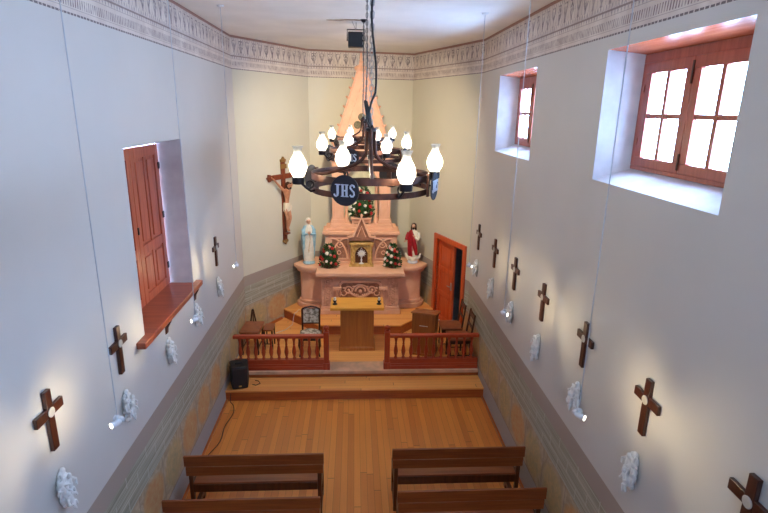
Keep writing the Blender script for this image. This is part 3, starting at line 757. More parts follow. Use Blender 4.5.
qh.loft([(0, .025, .74, .05, .035), (0, .024, .80, .056, .046), (0, .018, .86, .055, .052), (0, .010, .895, .045, .048), (0, .008, .91, .02, .022)], 24, .05, 8)
qh.ell((0, -.045, .80), (.028, .022, .03))
for s in (-1, 1): qh.tube([(s*.042, -.01, .87), (s*.05, -.01, .80), (s*.05, -.01, .745)], [.014, .016, .012], 8)
for a_ in (((-.152, -.075, .535), (-.35, -.3, -.55)), ((.045, -.098, .60), (-.5, -.2, .5))): h = MB(); hand(h, a_[0], a_[1], .07); h.build('hand', M['skin'], js, ang=60)
qs.build('head', M['skin'], js, ang=60); qh.build('hair_and_beard', M['hair'], js, ang=60)
MB().ell((.0, -.098, .64), (.016, .012, .018)).build('heart', M['gold'], js)

# ------------------------------------------------------------------ crucifix on the left apse wall
def onL(u, off): n = Vector((dl.y, -dl.x, 0)); p = Vector((L0[0], L0[1], 0))+dl*u+n*off; return p
pc = onL(1.24, .0)
cf = empty('crucifix', (pc.x, pc.y, 1.99), 0, 'large wooden crucifix with painted corpus hanging on the left apse wall', 'crucifix')
cf.rotation_euler = (0, math.radians(0), math.atan2(dl.y, dl.x)); LS = 1
# local +x along wall (towards the back), local -y into the room
q = MB().box(-.055, .055, -.035, -.002, 0, 1.62); q.build('upright', M['cruc'], cf, .004)
MB().box(-.42, .42, -.045, -.004, 1.265, 1.365, T(0, 0, 0)).build('crossbar', M['cruc'], cf, .004)
for x, z, r_ in ((0, 1.62, 0), (0, -.0, 180), (-.42, 1.315, -90), (.42, 1.315, 90)):
    q = MB(); vprism(q, [(-.065, -.02), (.065, -.02), (.075, .03), (.03, .045), (0, .085), (-.03, .045), (-.075, .03)], -.048, -.003)
    for i, vv_ in enumerate(q.v): q.v[i] = tuple(RY(r_) @ Vector(vv_))
    q.build('end_cap', M['bronze' if r_ in (0, 180) else 'cruc'], cf, .003, loc=(x, 0, z))
MB().box(-.09, .09, -.05, -.035, 1.47, 1.56).build('titulus', M['bronze'], cf, .003)
# corpus as one skinned figure
def skinned(name, verts, edges, radii, root, mat, parent, sub=2):
    me = bpy.data.meshes.new(name); me.from_pydata(verts, edges, []); o = bpy.data.objects.new(name, me); C.objects.link(o)
    sk = o.modifiers.new('s', 'SKIN'); sk.use_smooth_shade = True
    for i, r in enumerate(radii): me.skin_vertices[0].data[i].radius = r if isinstance(r, tuple) else (r, r)
    me.skin_vertices[0].data[root].use_root = True
    ss = o.modifiers.new('u', 'SUBSURF'); ss.levels = sub; ss.render_levels = sub
    bake(o); o.data.materials.clear(); o.data.materials.append(mat); o.parent = parent; return o
Y_ = -.085
V = [(0, Y_, .72), (0, Y_-.01, .82), (0, Y_-.02, .93), (0, Y_-.02, 1.03), (.005, Y_-.03, 1.08),      # pelvis..neck
     (-.075, Y_-.015, 1.035), (-.20, Y_+.005, 1.15), (-.345, Y_+.02, 1.29), (-.385, Y_+.03, 1.315),
     (.075, Y_-.015, 1.035), (.20, Y_+.005, 1.15), (.345, Y_+.02, 1.29), (.385, Y_+.03, 1.315),
     (-.045, Y_, .68), (-.045, Y_-.05, .47), (-.015, Y_-.005, .26), (-.01, Y_-.05, .20),
     (.045, Y_, .68), (.05, Y_-.05, .47), (.015, Y_-.01, .26), (.012, Y_-.055, .20)]
E_ = [(0, 1), (1, 2), (2, 3), (3, 4), (3, 5), (5, 6), (6, 7), (7, 8), (3, 9), (9, 10), (10, 11), (11, 12), (0, 13), (13, 14), (14, 15), (15, 16), (0, 17), (17, 18), (18, 19), (19, 20)]
Rr = [(.062, .045), (.052, .038), (.068, .046), (.06, .042), .024, .034, .024, .016, .015, .034, .024, .016, .015, .046, .032, .018, .016, .046, .032, .018, .016]
corp = skinned('corpus', V, E_, Rr, 0, M['skin2'], cf)
qs = MB(); qh = MB(); head(qs, qh, (.015, Y_-.06, 1.14), .055)
for s in (-1, 1): h = MB(); hand(h, (s*.375, Y_+.028, 1.31), (s*.6, -.1, .6), .05); h.build('hand', M['skin2'], cf, ang=60)
qs.build('head', M['skin2'], cf, ang=60)
qh.ell((.015, Y_-.035, 1.155), (.052, .052, .062)); qh.loft([(.02, Y_-.03, 1.06, .035, .03), (.018, Y_-.03, 1.11, .05, .04), (.015, Y_-.03, 1.17, .05, .045)], 16); qh.ell((.015, Y_-.10, 1.09), (.025, .018, .026))
qh.tube([(.015+.055*math.cos(a), Y_-.055+.055*math.sin(a), 1.185+.006*math.sin(5*a)) for a in [k*PI/8 for k in range(16)]], .008, 6, True)
qh.build('hair_and_crown', M['hair'], cf, ang=60)
MB().loft([(0, Y_, .62, .082, .058), (0, Y_, .68, .085, .062), (0, Y_, .75, .078, .058), (0, Y_, .79, .07, .052)], 28, .06, 7).tube([(.07, Y_-.03, .76), (.10, Y_-.03, .70), (.095, Y_-.02, .60)], [.02, .025, .012], 8).build('loincloth', M['cloth'], cf, ang=60)
MB().box(-.05, .05, -.12, -.03, .14, .175).build('footrest', M['cruc'], cf, .003)

# ------------------------------------------------------------------ altar table, candles
at = empty('altar_table', (.055, 8.99, ZP), 0, 'freestanding wooden altar table with honey coloured top on the sanctuary floor', 'altar table')
MB().box(-.485, .485, -.30, .26, .83, .88).build('table_top', M['oak'], at, .006)
MB().box(-.305, .305, -.19, .20, .075, .83).build('pedestal', M['oakd'], at, .006)
MB().box(-.335, .335, -.215, .22, 0, .06).box(-.32, .32, -.20, .21, .06, .08).build('plinth', M['oakd'], at, .008)
MB().box(-.335, .335, -.22, .23, .805, .83).build('apron', M['oakd'], at, .004)
def candle(x, label):
    c = empty('candle_holder', (x, 8.89, ZP+.88), 0, label, 'candle holder', 'candle holders on the altar table')
    MB().lathe([(.045, 0), (.048, .008), (.03, .02), (.02, .04), (.032, .06), (.034, .075), (.02, .08)], 16).build('base', M['irond'], c)
    MB().lathe([(.022, .075), (.022, .13), (.018, .135), (0, .133)], 14).build('candle', M['wax'], c)
    MB().tube([(0, 0, .133), (.001, 0, .145)], .0015, 5).build('wick', M['black'], c)
candle(-.35, 'dark candle holder with short white candle at the left end of the altar table')
candle(.455, 'dark candle holder with short white candle at the right end of the altar table')

# ------------------------------------------------------------------ lectern
le = empty('lectern', (1.24, 8.56, ZP), -19, 'plain brown wooden lectern with slanted top behind the right railing', 'lectern')
MB().box(-.235, .235, -.0, .02, .05, .84).box(-.235, -.215, .02, .34, .05, .79).box(.215, .235, .02, .34, .05, .79).box(-.215, .215, .02, .34, .05, .07).build('body', M['lect'], le, .004)
MB().box(-.25, .25, -.015, .36, 0, .05).build('plinth', M['lect'], le, .004)
MB().box(-.26, .26, -.03, .40, 0, .025, T(0, 0, .84) @ RX(-14)).box(-.26, .26, .38, .40, .02, .045, T(0, 0, .84) @ RX(-14)).build('slanted_top', M['lect'], le, .004)
MB().box(-.215, .215, .02, .33, .50, .52).build('shelf', M['lect'], le)
MB().box(-.08, .09, -.004, -.0005, .60, .612).build('plaque', M['paper'], le)

# ------------------------------------------------------------------ chairs
ch = empty('upholstered_chair', (-.765, 8.80, ZP), 0, 'small dark wood chair with floral upholstered back and seat behind the left railing', 'chair')
q = MB().box(-.20, .20, -.20, .20, .36, .41); q.build('seat_frame', M['dark'], ch, .008)
MB().loft([(0, 0, .41, .19, .185), (0, 0, .445, .19, .185), (0, 0, .465, .17, .165), (0, 0, .475, .08, .08)], 32).build('seat', M['tap'], ch, ang=60)
for sx in (-1, 1):
    MB().tube([(sx*.175, -.175, .37), (sx*.185, -.195, .26), (sx*.165, -.175, .10), (sx*.18, -.195, 0)], [.024, .022, .013, .016], 10).build('leg', M['dark'], ch)
    MB().tube([(sx*.16, .17, .40), (sx*.16, .19, .2), (sx*.17, .23, 0)], [.018, .016, .014], 8).build('leg', M['dark'], ch)
q = MB()
for sx in (-1, 1): q.tube([(sx*.155, .17, .38), (sx*.16, .19, .6), (sx*.165, .225, .88)], .017, 8)
q.tube([(-.165, .225, .88), (-.10, .228, .915), (0, .23, .935), (.10, .228, .915), (.165, .225, .88)], .018, 8)
q.tube([(-.16, .192, .57), (.16, .192, .57)], .014, 8)
q.build('back_frame', M['dark'], ch)
q = MB().box(-.148, .148, -.022, .02, 0, .315, T(0, .208, .575) @ RX(-7)); q.build('backrest', M['tap'], ch, .018)
def plain_chair(loc, rz, label):
    c = empty('wooden_chair', loc, rz, label, 'chair', 'dark wooden chairs along the right wall')
    # faces local -y
    MB().box(-.20, .20, -.20, .20, .43, .465).build('seat', M['leather'], c, .012)
    MB().box(-.19, .19, -.19, .19, .37, .43).build('seat_frame', M['dark'], c, .004)
    for sx in (-1, 1):
        MB().lathe([(.014, 0), (.02, .05), (.014, .08), (.024, .2), (.014, .3), (.022, .37)], 10, T(sx*.17, -.17, 0)).build('leg', M['dark'], c)
        MB().tube([(sx*.17, .18, 0), (sx*.17, .18, .45), (sx*.17, .235, .90)], [.017, .018, .015], 8).build('leg', M['dark'], c)
    MB().box(-.155, .155, .0, .022, 0, .09, T(0, .215, .79) @ RX(-7)).box(-.155, .155, 0, .018, 0, .05, T(0, .195, .62) @ RX(-7)).build('backrest', M['dark'], c, .004)
    MB().tube([(-.17, -.17, .14), (-.17, .18, .14)], .010, 8).tube([(.17, -.17, .14), (.17, .18, .14)], .010, 8).tube([(-.17, 0, .14), (.17, 0, .14)], .010, 8).build('stretcher', M['dark'], c)
    return c
plain_chair((1.80, 8.92, ZP), -90, 'dark wooden chair against the right wall, just in front of the orange door')
plain_chair((1.86, 8.44, ZP), -90, 'dark wooden chair against the right wall, close behind the red railing')
tc = empty('leather_bench', (-1.85, 8.87, ZP), -2, 'low bench with brown leather top in the left corner behind the railing', 'bench')
MB().box(-.185, .165, -.25, .27, .42, .455).build('seat', M['leather'], tc, .012)
MB().box(-.17, .15, -.23, .25, .36, .42).build('seat_frame', M['dark'], tc, .004)
for sx in (-.15, .13):
    for sy in (-.21, .22): MB().lathe([(.016, 0), (.024, .05), (.014, .09), (.028, .2), (.014, .31), (.024, .36)], 10, T(sx, sy, 0)).build('leg', M['dark'], tc)
MB().tube([(-.15, -.21, .12), (-.15, .22, .12)], .012, 8).tube([(.13, -.21, .12), (.13, .22, .12)], .012, 8).build('stretcher', M['dark'], tc)
ez = empty('wooden_stand', (-1.93, 9.36, ZP), 10, 'dark A-shaped wooden stand in the left corner behind the leather bench', 'stand')
for s in (-1, 1): MB().tube([(s*.10, -.05, 0), (s*.012, .02, .58)], [.016, .014], 8).build('leg', M['dark'], ez)
MB().tube([(0, .16, 0), (0, .03, .56)], .012, 8).build('leg', M['dark'], ez)
MB().box(-.10, .10, -.035, -.01, .26, .29).box(-.02, .02, .0, .04, .57, .60).build('crossbar', M['dark'], ez, .003)
sl = empty('side_chair', (-1.56, 8.98, ZP), 0, 'low reddish brown wooden stool right beside the leather bench', 'stool')
MB().box(-.10, .08, -.16, .16, .38, .41).build('seat', M['leather'], sl, .006)
for sx in (-.08, .06):
    for sy in (-.13, .13): MB().lathe([(.012, 0), (.018, .1), (.012, .2), (.018, .38)], 8, T(sx, sy, 0)).build('leg', M['dark'], sl)
MB().tube([(-.08, -.13, .12), (.06, -.13, .12)], .009, 6).build('stretcher', M['dark'], sl)
sl.name = 'wooden_stool'

ch.scale = (.98, 1, .86); ch.location.x -= .03; ch.location.y -= .05
ms.scale = (.96, .96, .93); ms.location = (-.955, 10.66, ZM); js.scale = (.96, .96, .96); js.location = (1.262, 10.72, ZM); tb.scale = (1.13, 1, 1.04)
# ------------------------------------------------------------------ loudspeaker and cables
sp = empty('loudspeaker', (-1.88, 7.80, .190), 14, 'black plastic loudspeaker on the left end of the wooden step', 'loudspeaker')
q = MB(); q.prism([(-.145, .14), (-.115, -.13), (.115, -.13), (.145, .14), (.10, .17), (-.10, .17)], 0, .41, T(0, 0, 0)); q.build('cabinet', M['black'], sp, .018)
MB().box(-.108, .108, -.142, -.128, .03, .38).build('grille', M['grill'], sp, .008)
MB().lathe([(.085, 0), (.09, .004), (.07, .008), (0, .006)], 24, T(0, -.142, .16) @ RX(90)).build('woofer', M['grill'], sp)
MB().box(-.02, .02, -.147, -.142, .045, .07).build('badge', M['gold'], sp)
MB().tube([(-.05, 0, .41), (-.05, 0, .43), (.05, 0, .43), (.05, 0, .41)], .009, 8).build('handle', M['black'], sp)
sp.scale = (1.06, 1, .95); le.scale = (.9, 1, .96)
cb = MB().tube([(-1.68, 7.80, .20), (-1.66, 7.80, .197), (-1.62, 7.78, .195), (-1.56, 7.84, .195), (-1.60, 7.92, .195), (-1.66, 7.94, .195)], .006, 6).build('speaker_cable', M['black'])
tag(cb, 'short black cable looping out beside the loudspeaker on the step', 'cable')
pts = [(-1.99, 7.60, .15), (-1.995, 7.55, .03)]
for i in range(28): t = i/27; pts.append((-1.94+.045*math.sin(t*9)+.03*math.sin(t*23)-.02*t, 7.5-2.9*t, .008))
cb = MB().tube(pts, .006, 6).build('floor_cable', M['black']); tag(cb, 'long black cable lying on the floorboards along the left wall', 'cable')
cb = MB().tube([(-1.10, 10.05, ZPRE+.2), (-1.13, 10.02, ZPRE+.006), (-1.18, 9.97, ZPRE-.0), (-1.2, 9.93, ZP+.006), (-1.36, 9.6, ZP+.005), (-1.5, 9.45, ZP+.005)], .005, 6)
cb = MB().tube([(-1.16, 10.35, ZPRE+.005), (-1.20, 10.18, ZPRE+.006), (-1.235, 10.13, ZPRE+.004), (-1.25, 10.08, ZPRE-.06), (-1.27, 10.02, ZP+.006), (-1.38, 9.75, ZP+.005), (-1.55, 9.6, ZP+.005)], .005, 6).build('white_cable', M['white'])
tag(cb, 'thin white cable running down the predella step beside the left altar wing', 'cable')

# ------------------------------------------------------------------ pews
def make_pew():
    r = empty('pew', (0, 0, 0), 0, '', 'pew', 'dark wooden pews in the nave')
    # origin under the back; faces +y
    MB().box(-.775, .775, -.03, -.005, .74, .872, T(0, 0, 0)).build('back_board', M['pew'], r, .004)
    MB().box(-.765, .765, -.02, .005, .61, .725).build('back_board', M['pew'], r, .004)
    MB().box(-.70, .70, .0, .40, .475, .50).build('seat', M['pew'], r, .006)
    MB().box(-.70, .70, -.012, .012, .385, .485).build('seat_rail', M['pewz'], r, .003)  # rear rail, its unlit side given by the darker wood
    MB().box(-.70, .70, .36, .38, .385, .45).build('seat_rail', M['pew'], r, .003)
    for s in (-1, 1):
        x0, x1 = (.70, .745) if s > 0 else (-.745, -.70)
        q = MB(); q.box(x0, x1, .0, .045, 0, .80).box(x0, x1, .34, .40, 0, .45).box(x0, x1, .045, .34, .37, .45).box(x0, x1, .045, .34, .06, .13)
        q.build('bench_end', M['pewz'], r, .004)
    return r
pw = make_pew()
for i, (x, yy, lab) in enumerate(((-1.115, 5.07, 'dark brown wooden pew in the left block, nearest the altar'), (1.215, 5.12, 'dark brown wooden pew in the right block, nearest the altar'),
                                (-1.11, 4.385, 'dark brown wooden pew in the left block, cut off by the photo bottom'), (1.222, 4.435, 'dark brown wooden pew in the right block, cut off by the photo bottom'))):
    o = pw if i == 0 else copy_tree(pw)
    o.location = (x, yy, 0); o['label'] = lab

# ------------------------------------------------------------------ chandeliers
def stroke(mb, path, w, z0=0, z1=.003):
    mb.tube([(a, -(z0+z1)/2, b) for a, b in path], w, 4, flat=(1, .4))
def jhs():
    q = MB(); t = .0016
    def bx(x0, x1, z0, z1): q.box(x0, x1, -.0035, 0, z0, z1)
    # J
    bx(-.040, -.029, -.016, .030); bx(-.048, -.021, .026, .031)
    q.tube([(-.0345, -.0018, -.014), (-.036, -.0018, -.024), (-.043, -.0018, -.029), (-.050, -.0018, -.026), (-.052, -.0018, -.018)], [.0055, .0055, .005, .0045, .005], 6, flat=(1, 1))
    # H
    for x in (-.014, .006): bx(x, x+.010, -.030, .031); bx(x-.004, x+.014, .027, .031); bx(x-.004, x+.014, -.030, -.026)
    bx(-.006, .008, -.003, .004)
    # S
    q.tube([(.050, -.0018, .018), (.046, -.0018, .027), (.038, -.0018, .029), (.030, -.0018, .024), (.030, -.0018, .014), (.038, -.0018, .004), (.047, -.0018, -.005), (.049, -.0018, -.016), (.043, -.0018, -.026), (.034, -.0018, -.027), (.028, -.0018, -.018)], .0046, 6)
    for i, p_ in enumerate(q.v): q.v[i] = (p_[0]*1.2, p_[1], p_[2]*1.15)
    return q
def make_chandelier():
    r = empty('chandelier', (0, 0, 0), 0, '', 'chandelier', 'wrought iron chandeliers hung in a row')
    R = .372
    def bandring(z0, z1):
        q = MB(); n = 48; v = []; f = []
        for rr in (R-.004, R):
            for z in (z0, z1):
                for k in range(n): a = 2*PI*k/n; v.append((rr*math.cos(a), rr*math.sin(a), z))
        for k in range(n):
            j = (k+1) % n
            f += [(k, j, n+j, n+k)[::-1], (2*n+k, 2*n+j, 3*n+j, 3*n+k), (n+k, n+j, 3*n+j, 3*n+k), (k, j, 2*n+j, 2*n+k)[::-1]]
        return q.add(v, f)
    bandring(-.412, -.372).build('upper_hoop', M['iron'], r); bandring(-.492, -.456).build('lower_hoop', M['iron'], r)
    # hub collar, four curved arms
    MB().lathe([(.026, -.125), (.034, -.12), (.034, -.105), (.018, -.10), (.012, -.085), (0, -.08)], 14).lathe([(.0, -.30), (.02, -.295), (.022, -.27), (.0, -.265)], 10).build('hub', M['irond'], r)
    lme = None
    for k in range(4):
        th = math.radians(68+90*k+22); c, s = math.sin(th), -math.cos(th)
        prof = [(.024, -.11), (.024, -.20), (.03, -.26), (.055, -.30), (.11, -.335), (.19, -.362), (.28, -.385), (.37, -.395)]
        MB().tube([(a*c, a*s, z) for a, z in prof], .0115, 8).build('arm', M['iron'], r)
        q = MB()      # vertical strap joining both hoops
        th2 = math.radians(68+90*k); c2, s2 = math.sin(th2), -math.cos(th2)
        q.box(-.016, .016, -.008, .006, -.505, -.362, T(c2*(R+.004), s2*(R+.004), 0) @ RZ(math.degrees(th2)))
        q.build('strap', M['iron'], r)
        # medallion hung outside the hoop
        th3 = th2; d = MB().lathe([(0, -.004), (.086, -.004), (.088, 0), (.086, .004), (0, .004)], 32, RX(90))
        dd = d.build('medallion', M['disc'], r); dd.location = (c2*.415, s2*.415, -.436); dd.rotation_euler = (0, 0, th2)
        if lme is None: ll = jhs().build('lettering', M['letter'], dd, loc=(0, -.0045, 0)); lme = ll.data
        else: ll = bpy.data.objects.new('lettering', lme); C.objects.link(ll); ll.parent = dd; ll.location = (0, -.0045, 0)
        MB().tube([(c2*R, s2*R, -.436), (c2*.411, s2*.411, -.436)], .006, 6).build('bracket', M['irond'], r)
        # lamp on its scrolled arm
        th4 = math.radians(23+90*k); c4, s4 = math.sin(th4), -math.cos(th4)
        pr = [(.36, -.47), (.395, -.475), (.425, -.452), (.45, -.428), (.472, -.418)]
        MB().tube([(a*c4, a*s4, z) for a, z in pr], .008, 8).tube([((.40+.022*math.cos(t))*c4, (.40+.022*math.cos(t))*s4, -.435+.022*math.sin(t)) for t in [i*.5 for i in range(11)]], .006, 6).build('lamp_arm', M['irond'], r)
        cup = MB().lathe([(.012, -.432), (.036, -.428), (.038, -.386), (.028, -.386), (.01, -.41)], 16).build('lamp_cup', M['irond'], r, loc=(.472*c4, .472*s4, 0))
        sh = MB().lathe([(.026, 0), (.030, .008), (.044, .03), (.053, .058), (.052, .080), (.042, .108), (.028, .132), (.0225, .150), (.025, .168), (.034, .185)], 24, caps=False)
        gl = sh.build('lamp_glass', M['lamp'], r, ang=80, loc=(.472*c4, .472*s4, -.392))
        MB().lathe([(.0, .02), (.012, .03), (.020, .05), (.022, .064), (.018, .08), (.0, .088)], 14).build('bulb', M['bulb'], gl)
    # chain to the ceiling
    q = MB(); zz = -.085; i = 0; top = ZC-4.6
    link_ = [(.011*math.cos(a)*1.0, 0, (.012 if math.sin(a) > 0 else -.012)+.010*math.sin(a)) for a in [k*PI/6+.01 for k in range(12)]]
    while zz < top-.02:
        q.tube(link_, .0036, 5, True, T(0, 0, zz+.012) @ RZ(90*(i % 2))); zz += .034; i += 1
    q.build('chain', M['steel'], r)
    MB().lathe([(.0, -.04), (.02, -.035), (.045, -.008), (.048, 0)], 16, T(0, 0, top)).build('ceiling_canopy', M['irond'], r)
    q = MB(); pts = [(0, -.02, -.12), (-.028, -.02, -.06), (-.012, -.02, 0), (.0, -.02, .05)]
    for i in range(1, 22): t = i/21; pts.append((.012+.017*math.sin(t*10+.3)*(1-t*.3), -.015, .05+(top-.05)*t))
    q.tube(pts, .0065, 8); q.tube([(-.004, 0, -.09), (-.012, -.01, -.05), (-.022, -.01, .0), (-.034, -.005, .05), (-.040, -.005, .06)], [.013, .015, .015, .012, .004], 10)
    q.build('power_cable', M['black'], r)
    return r
cd = make_chandelier()
_o = MB().tube([(.0, -.012, -.10), (-.006, -.015, .1), (.006, -.015, .4), (.0, -.015, .8), (.0, -.01, ZC-4.6)], .0045, 6).build('power_cable', M['black']); thin_cable = _o.data; bpy.data.objects.remove(_o)
for i, (x, yy, lab) in enumerate(((.102, 3.3, 'nearest and largest looking wrought iron ring chandelier with four glass lamps'), (.118, 5.41, 'middle one of the three iron ring chandeliers, seen through the nearest one'), (.122, 7.6, 'farthest and smallest looking iron ring chandelier, in front of the retable gable'))):
    o = cd if i == 0 else copy_tree(cd)
    o.location = (x, yy, 4.6); o['label'] = lab
    if i:
        for chd in list(o.children):
            if chd.name.startswith('power_cable'): chd.data = thin_cable

# ------------------------------------------------------------------ ceiling rods with spotlights
def spot(x, yy, aims, label):
    r = empty('pendant_spotlight', (x, yy, ZC), 0, label, 'spotlight', 'spotlights on long ceiling rods')
    MB().lathe([(0, -.02), (.035, -.018), (.045, -.004), (.045, 0)], 18).build('ceiling_canopy', M['white'], r)
    zb_ = 2.56-ZC
    MB().tube([(0, 0, -.015), (0, 0, zb_)], .0038, 8).build('rod', M['rod'], r)
    MB().lathe([(.004, .03), (.014, .02), (.016, -.01), (.008, -.02)], 12, T(0, 0, zb_)).build('joint', M['white'], r)
    for k, (ax, ay, az) in enumerate(aims):
        d = Vector((ax-x, ay-yy, az-2.54)).normalized(); s = 1 if ay > yy else -1
        base = Vector((0, s*.028, zb_-.02))
        q = MB(); q.tube([(0, 0, zb_-.005), base], .005, 6); q.tube([base-d*.035, base-d*.02, base+d*.035], [.012, .020, .023], 16)
        h = q.build('lamp_head', M['white'], r, ang=50)
        MB().tube([base+d*.0352, base+d*.0362], .018, 16).build('lens', M['spotface'], h)
        L = bpy.data.lights.new('spot_beam', 'SPOT'); L.energy = SPOT; L.color = (1, .80, .48); L.spot_size = math.radians(110); L.spot_blend = 1; L.shadow_soft_size = .025
        lo = bpy.data.objects.new('spot_beam', L); C.objects.link(lo); lo.parent = r; lo.location = base+d*.055
        lo.rotation_euler = d.to_track_quat('-Z', 'Y').to_euler()
SPOT = 6
names = ['nearest the camera', 'second from the camera', 'farthest, near the apse']
for s, X, xw in (('left', -1.6, XL), ('right', 1.6, XR)):
    for i, yy in enumerate((3.18, 5.10 if s == 'right' else 4.97, 6.86)):
        sg = 1
        spot(X, yy, [(xw, (2.45, 4.55, 6.45)[i], 2.55), (xw, (3.3, 5.42, 7.4)[i], 2.55)], 'white twin spotlight on a ceiling rod by the %s wall, %s' % (s, names[i]))

# ------------------------------------------------------------------ stations of the cross
def make_station_cross():
    r = empty('wall_cross', (0, 0, 0), 0, '', 'cross', 'dark wooden crosses along both side walls')
    # local +y is out of the wall
    MB().box(-.036, .036, .002, .032, -.30, .17).box(-.165, .165, .003, .029, -.037, .037).build('cross_body', M['cross'], r, .004)
    MB().lathe([(.0, 0), (.036, 0), (.038, .004), (.033, .008), (0, .007)], 20, T(0, .032, 0) @ RX(-90)).build('number_disc', M['numd'], r)['label'] = 'small white disc at the crossing'
    return r
def make_relief(seed):
    R_ = random.Random(seed); q = MB()
    # rocky tapering backing
    for i in range(16):
        t = i/15; w = .055*math.sin(.5+t*2.3)+.01
        q.ell((R_.uniform(-.02, .02), .018, -.14+.27*t), (w, .022, .03), n=8, m=6)
    nf = 3
    for k in range(nf):
        x = (-.045, .045, 0)[k]+R_.uniform(-.015, .015); zb = (-.06, -.03, -.12)[k]+R_.uniform(-.02, .02); lean = R_.uniform(-25, 25)
        Mx = T(x, (.035, .04, .055)[k], zb) @ RY(lean)
        q.ell((0, .0, .045), (.028, .024, .06), Mx, n=10, m=8); q.ell((0, .01, .12), (.018, .019, .023), Mx, n=10, m=8)
        for s in (-1, 1): q.tube([(s*.024, .005, .085), (s*R_.uniform(.04, .06), .02, .05), (s*R_.uniform(.01, .06), .03, R_.uniform(0, .1))], [.011, .010, .008], 7, M=Mx)
        q.tube([(-.012, .015, .01), (R_.uniform(-.03, 0), .02, -.04)], [.014, .009], 7, M=Mx); q.tube([(.012, .015, .01), (R_.uniform(0, .03), .02, -.05)], [.014, .009], 7, M=Mx)
    if seed % 3 != 1:
        Mx = T(R_.uniform(-.02, .02), .045, .03) @ RY(R_.uniform(-45, 45)); q.box(-.009, .009, -.008, .008, -.10, .13, Mx).box(-.06, .06, -.008, .008, .055, .073, Mx)
    o = q.build('station_relief', M['relief']); rm = o.modifiers.new('r', 'REMESH'); rm.mode = 'VOXEL'; rm.voxel_size = .0045
    bake(o); return o.data, o
KX = make_station_cross(); used = False
rel = [make_relief(s) for s in (3, 5, 8, 14)]
for _, o in rel[0:]: bpy.data.objects.remove(o)
nth = ['first', 'second', 'third', 'fourth', 'fifth', 'sixth', 'seventh']
YL = [3.215, 4.29, 5.42, 6.47, 7.605]; YRt = [2.23, 3.26, 4.32, 5.43, 6.50, 7.53, 8.59]
CL = {'left': ['dark wooden cross on the left wall, nearest the camera', 'dark wooden cross on the left wall, just before the shuttered window', '', '', 'dark wooden cross on the left wall beyond the shuttered window'],
      'right': ['dark wooden cross on the right wall, cut off by the photo corner', 'largest looking whole dark wooden cross on the right wall', 'dark wooden cross crossed by the nearest right rod', 'dark wooden cross on the right wall, third whole one from the camera',
                'dark wooden cross on the right wall, fourth whole one from the camera', 'dark wooden cross on the right wall, second from the orange door', 'dark wooden cross on the right wall, nearest the orange door']}
RL = {'left': ['white plaster relief on the left wall, nearest the camera', 'white plaster relief behind the nearest left spotlight', 'white plaster relief under the sill bracket nearer the camera', 'white plaster relief under the sill bracket nearer the altar', 'white plaster relief on the left wall beyond the shuttered window'],
      'right': ['', 'largest looking white plaster relief on the right wall', 'white plaster relief behind the nearest right spotlight', 'white plaster relief on the right wall, third from the camera', 'white plaster relief on the right wall, fourth from the camera', 'white plaster relief on the right wall, second from the orange door', 'smallest looking white plaster relief, nearest the orange door']}
for s, ys, X, rz in (('left', YL, XL, -90), ('right', YRt, XR, 90)):
    for i, yy in enumerate(ys):
        c = None if (s == 'left' and i in (2, 3)) else KX if not used else copy_tree(KX); used = True
        if c is None: c = bpy.data.objects.new('skip', None)
        c.scale = (.95, 1, .95); c.location = (X, yy, 2.595); c.rotation_euler = (0, 0, math.radians(rz))
        c['label'] = CL[s][i] or 'none'
        if c.name.startswith('skip'): bpy.data.objects.remove(c)
        if s == 'right' and i == 0: continue
        o = bpy.data.objects.new('station_relief', rel[(i*2+(s == 'right')) % 4][0]); C.objects.link(o); o.location = (X, yy+(.03 if s == 'right' else .01), 1.975)
        o.rotation_euler = (0, 0, math.radians(rz))
        tag(o, RL[s][i], 'wall relief', 'white station reliefs under the wall crosses')

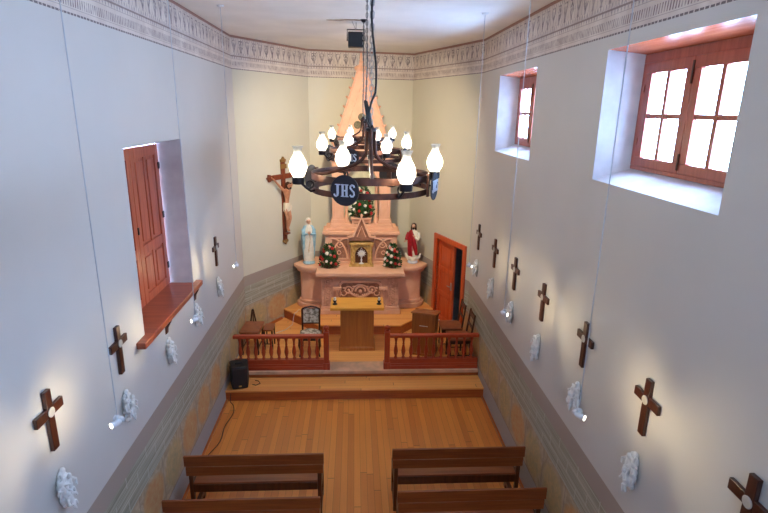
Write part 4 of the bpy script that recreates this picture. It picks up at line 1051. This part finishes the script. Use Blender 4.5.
# ------------------------------------------------------------------ hanging floodlight
fl = empty('floodlight', (.020, 7.85, 5.555), 0, 'black boxy floodlight hanging from the ceiling in front of the apse', 'floodlight')
MB().box(-.112, .112, -.08, .09, -.105, .095).build('housing', M['black'], fl, .012)
MB().tube([(-.124, 0, -.02), (-.124, 0, .13), (.124, 0, .13), (.124, 0, -.02)], .008, 6).build('yoke', M['irond'], fl)
MB().box(-.085, .085, .0905, .0925, -.075, .065).build('lens', M['flood'], fl)
MB().tube([(0, 0, .12), (-.03, -.08, .17), (-.06, -.15, ZC-5.555)], .005, 6).tube([(0, 0, .12), (0, 0, ZC-5.555)], .006, 6).build('hanger', M['steel'], fl)
A = bpy.data.lights.new('flood_beam', 'AREA'); A.shape = 'RECTANGLE'; A.size = .17; A.size_y = .14; A.energy = 80; A.spread = math.radians(118); A.color = (1, .84, .60)
ao = bpy.data.objects.new('flood_beam', A); C.objects.link(ao); ao.parent = fl; ao.location = (0, .096, 0); ao.rotation_euler = (math.radians(46), 0, 0)

# ------------------------------------------------------------------ daylight
w = bpy.data.worlds.new('sky'); bpy.context.scene.world = w; w.use_nodes = True
bg = w.node_tree.nodes['Background']; bg.inputs[0].default_value = (.38, .60, 1.0, 1); bg.inputs[1].default_value = 42
for a, b in WIN:
    P_ = bpy.data.lights.new('window_portal', 'AREA'); P_.shape = 'RECTANGLE'; P_.size = b-a-.3; P_.size_y = WZ1-WZ0-.15; P_.cycles.is_portal = True
    po = bpy.data.objects.new('window_portal', P_); C.objects.link(po); po.location = (XR+WD+.08, (a+b)/2, (WZ0+WZ1)/2+.03); po.rotation_euler = (0, math.radians(90), 0)
    po.rotation_euler = Vector((-1, 0, 0)).to_track_quat('-Z', 'Z').to_euler()

P_ = bpy.data.lights.new('window_portal', 'AREA'); P_.shape = 'RECTANGLE'; P_.size = 1.3; P_.size_y = 1.0; P_.cycles.is_portal = True
po = bpy.data.objects.new('window_portal', P_); C.objects.link(po); po.location = (.04, YB-.36, 4.65); po.rotation_euler = (math.radians(90), 0, 0)
# ------------------------------------------------------------------ camera
nv, vv, f_ = (354.5, 110.25), (350.8, 2101.9), 518.6
dv = Vector((nv[0]-384, nv[1]-256.5, f_)).normalized(); vd = Vector((vv[0]-384, vv[1]-256.5, f_)).normalized()
up = -(vd-dv*vd.dot(dv)).normalized(); rt_ = dv.cross(up)
Rm = Matrix((rt_, dv, up))         # image frame (x right, y down, z forward) -> world
cols = [Rm.col[0], -Rm.col[1], -Rm.col[2]]
cm = Matrix((cols[0], cols[1], cols[2])).transposed().to_4x4(); cm.translation = (0, 0, 4.6)
cam = bpy.data.cameras.new('camera'); cam.sensor_width = 36; cam.lens = 36*f_/768; cam.clip_start = .05
co = bpy.data.objects.new('camera', cam); C.objects.link(co); co.matrix_world = cm
sc = bpy.context.scene; sc.camera = co
vs = sc.view_settings; vs.view_transform = 'Standard'; vs.look = 'None'; vs.exposure = 0.5; vs.gamma = 1; vs.use_curve_mapping = False
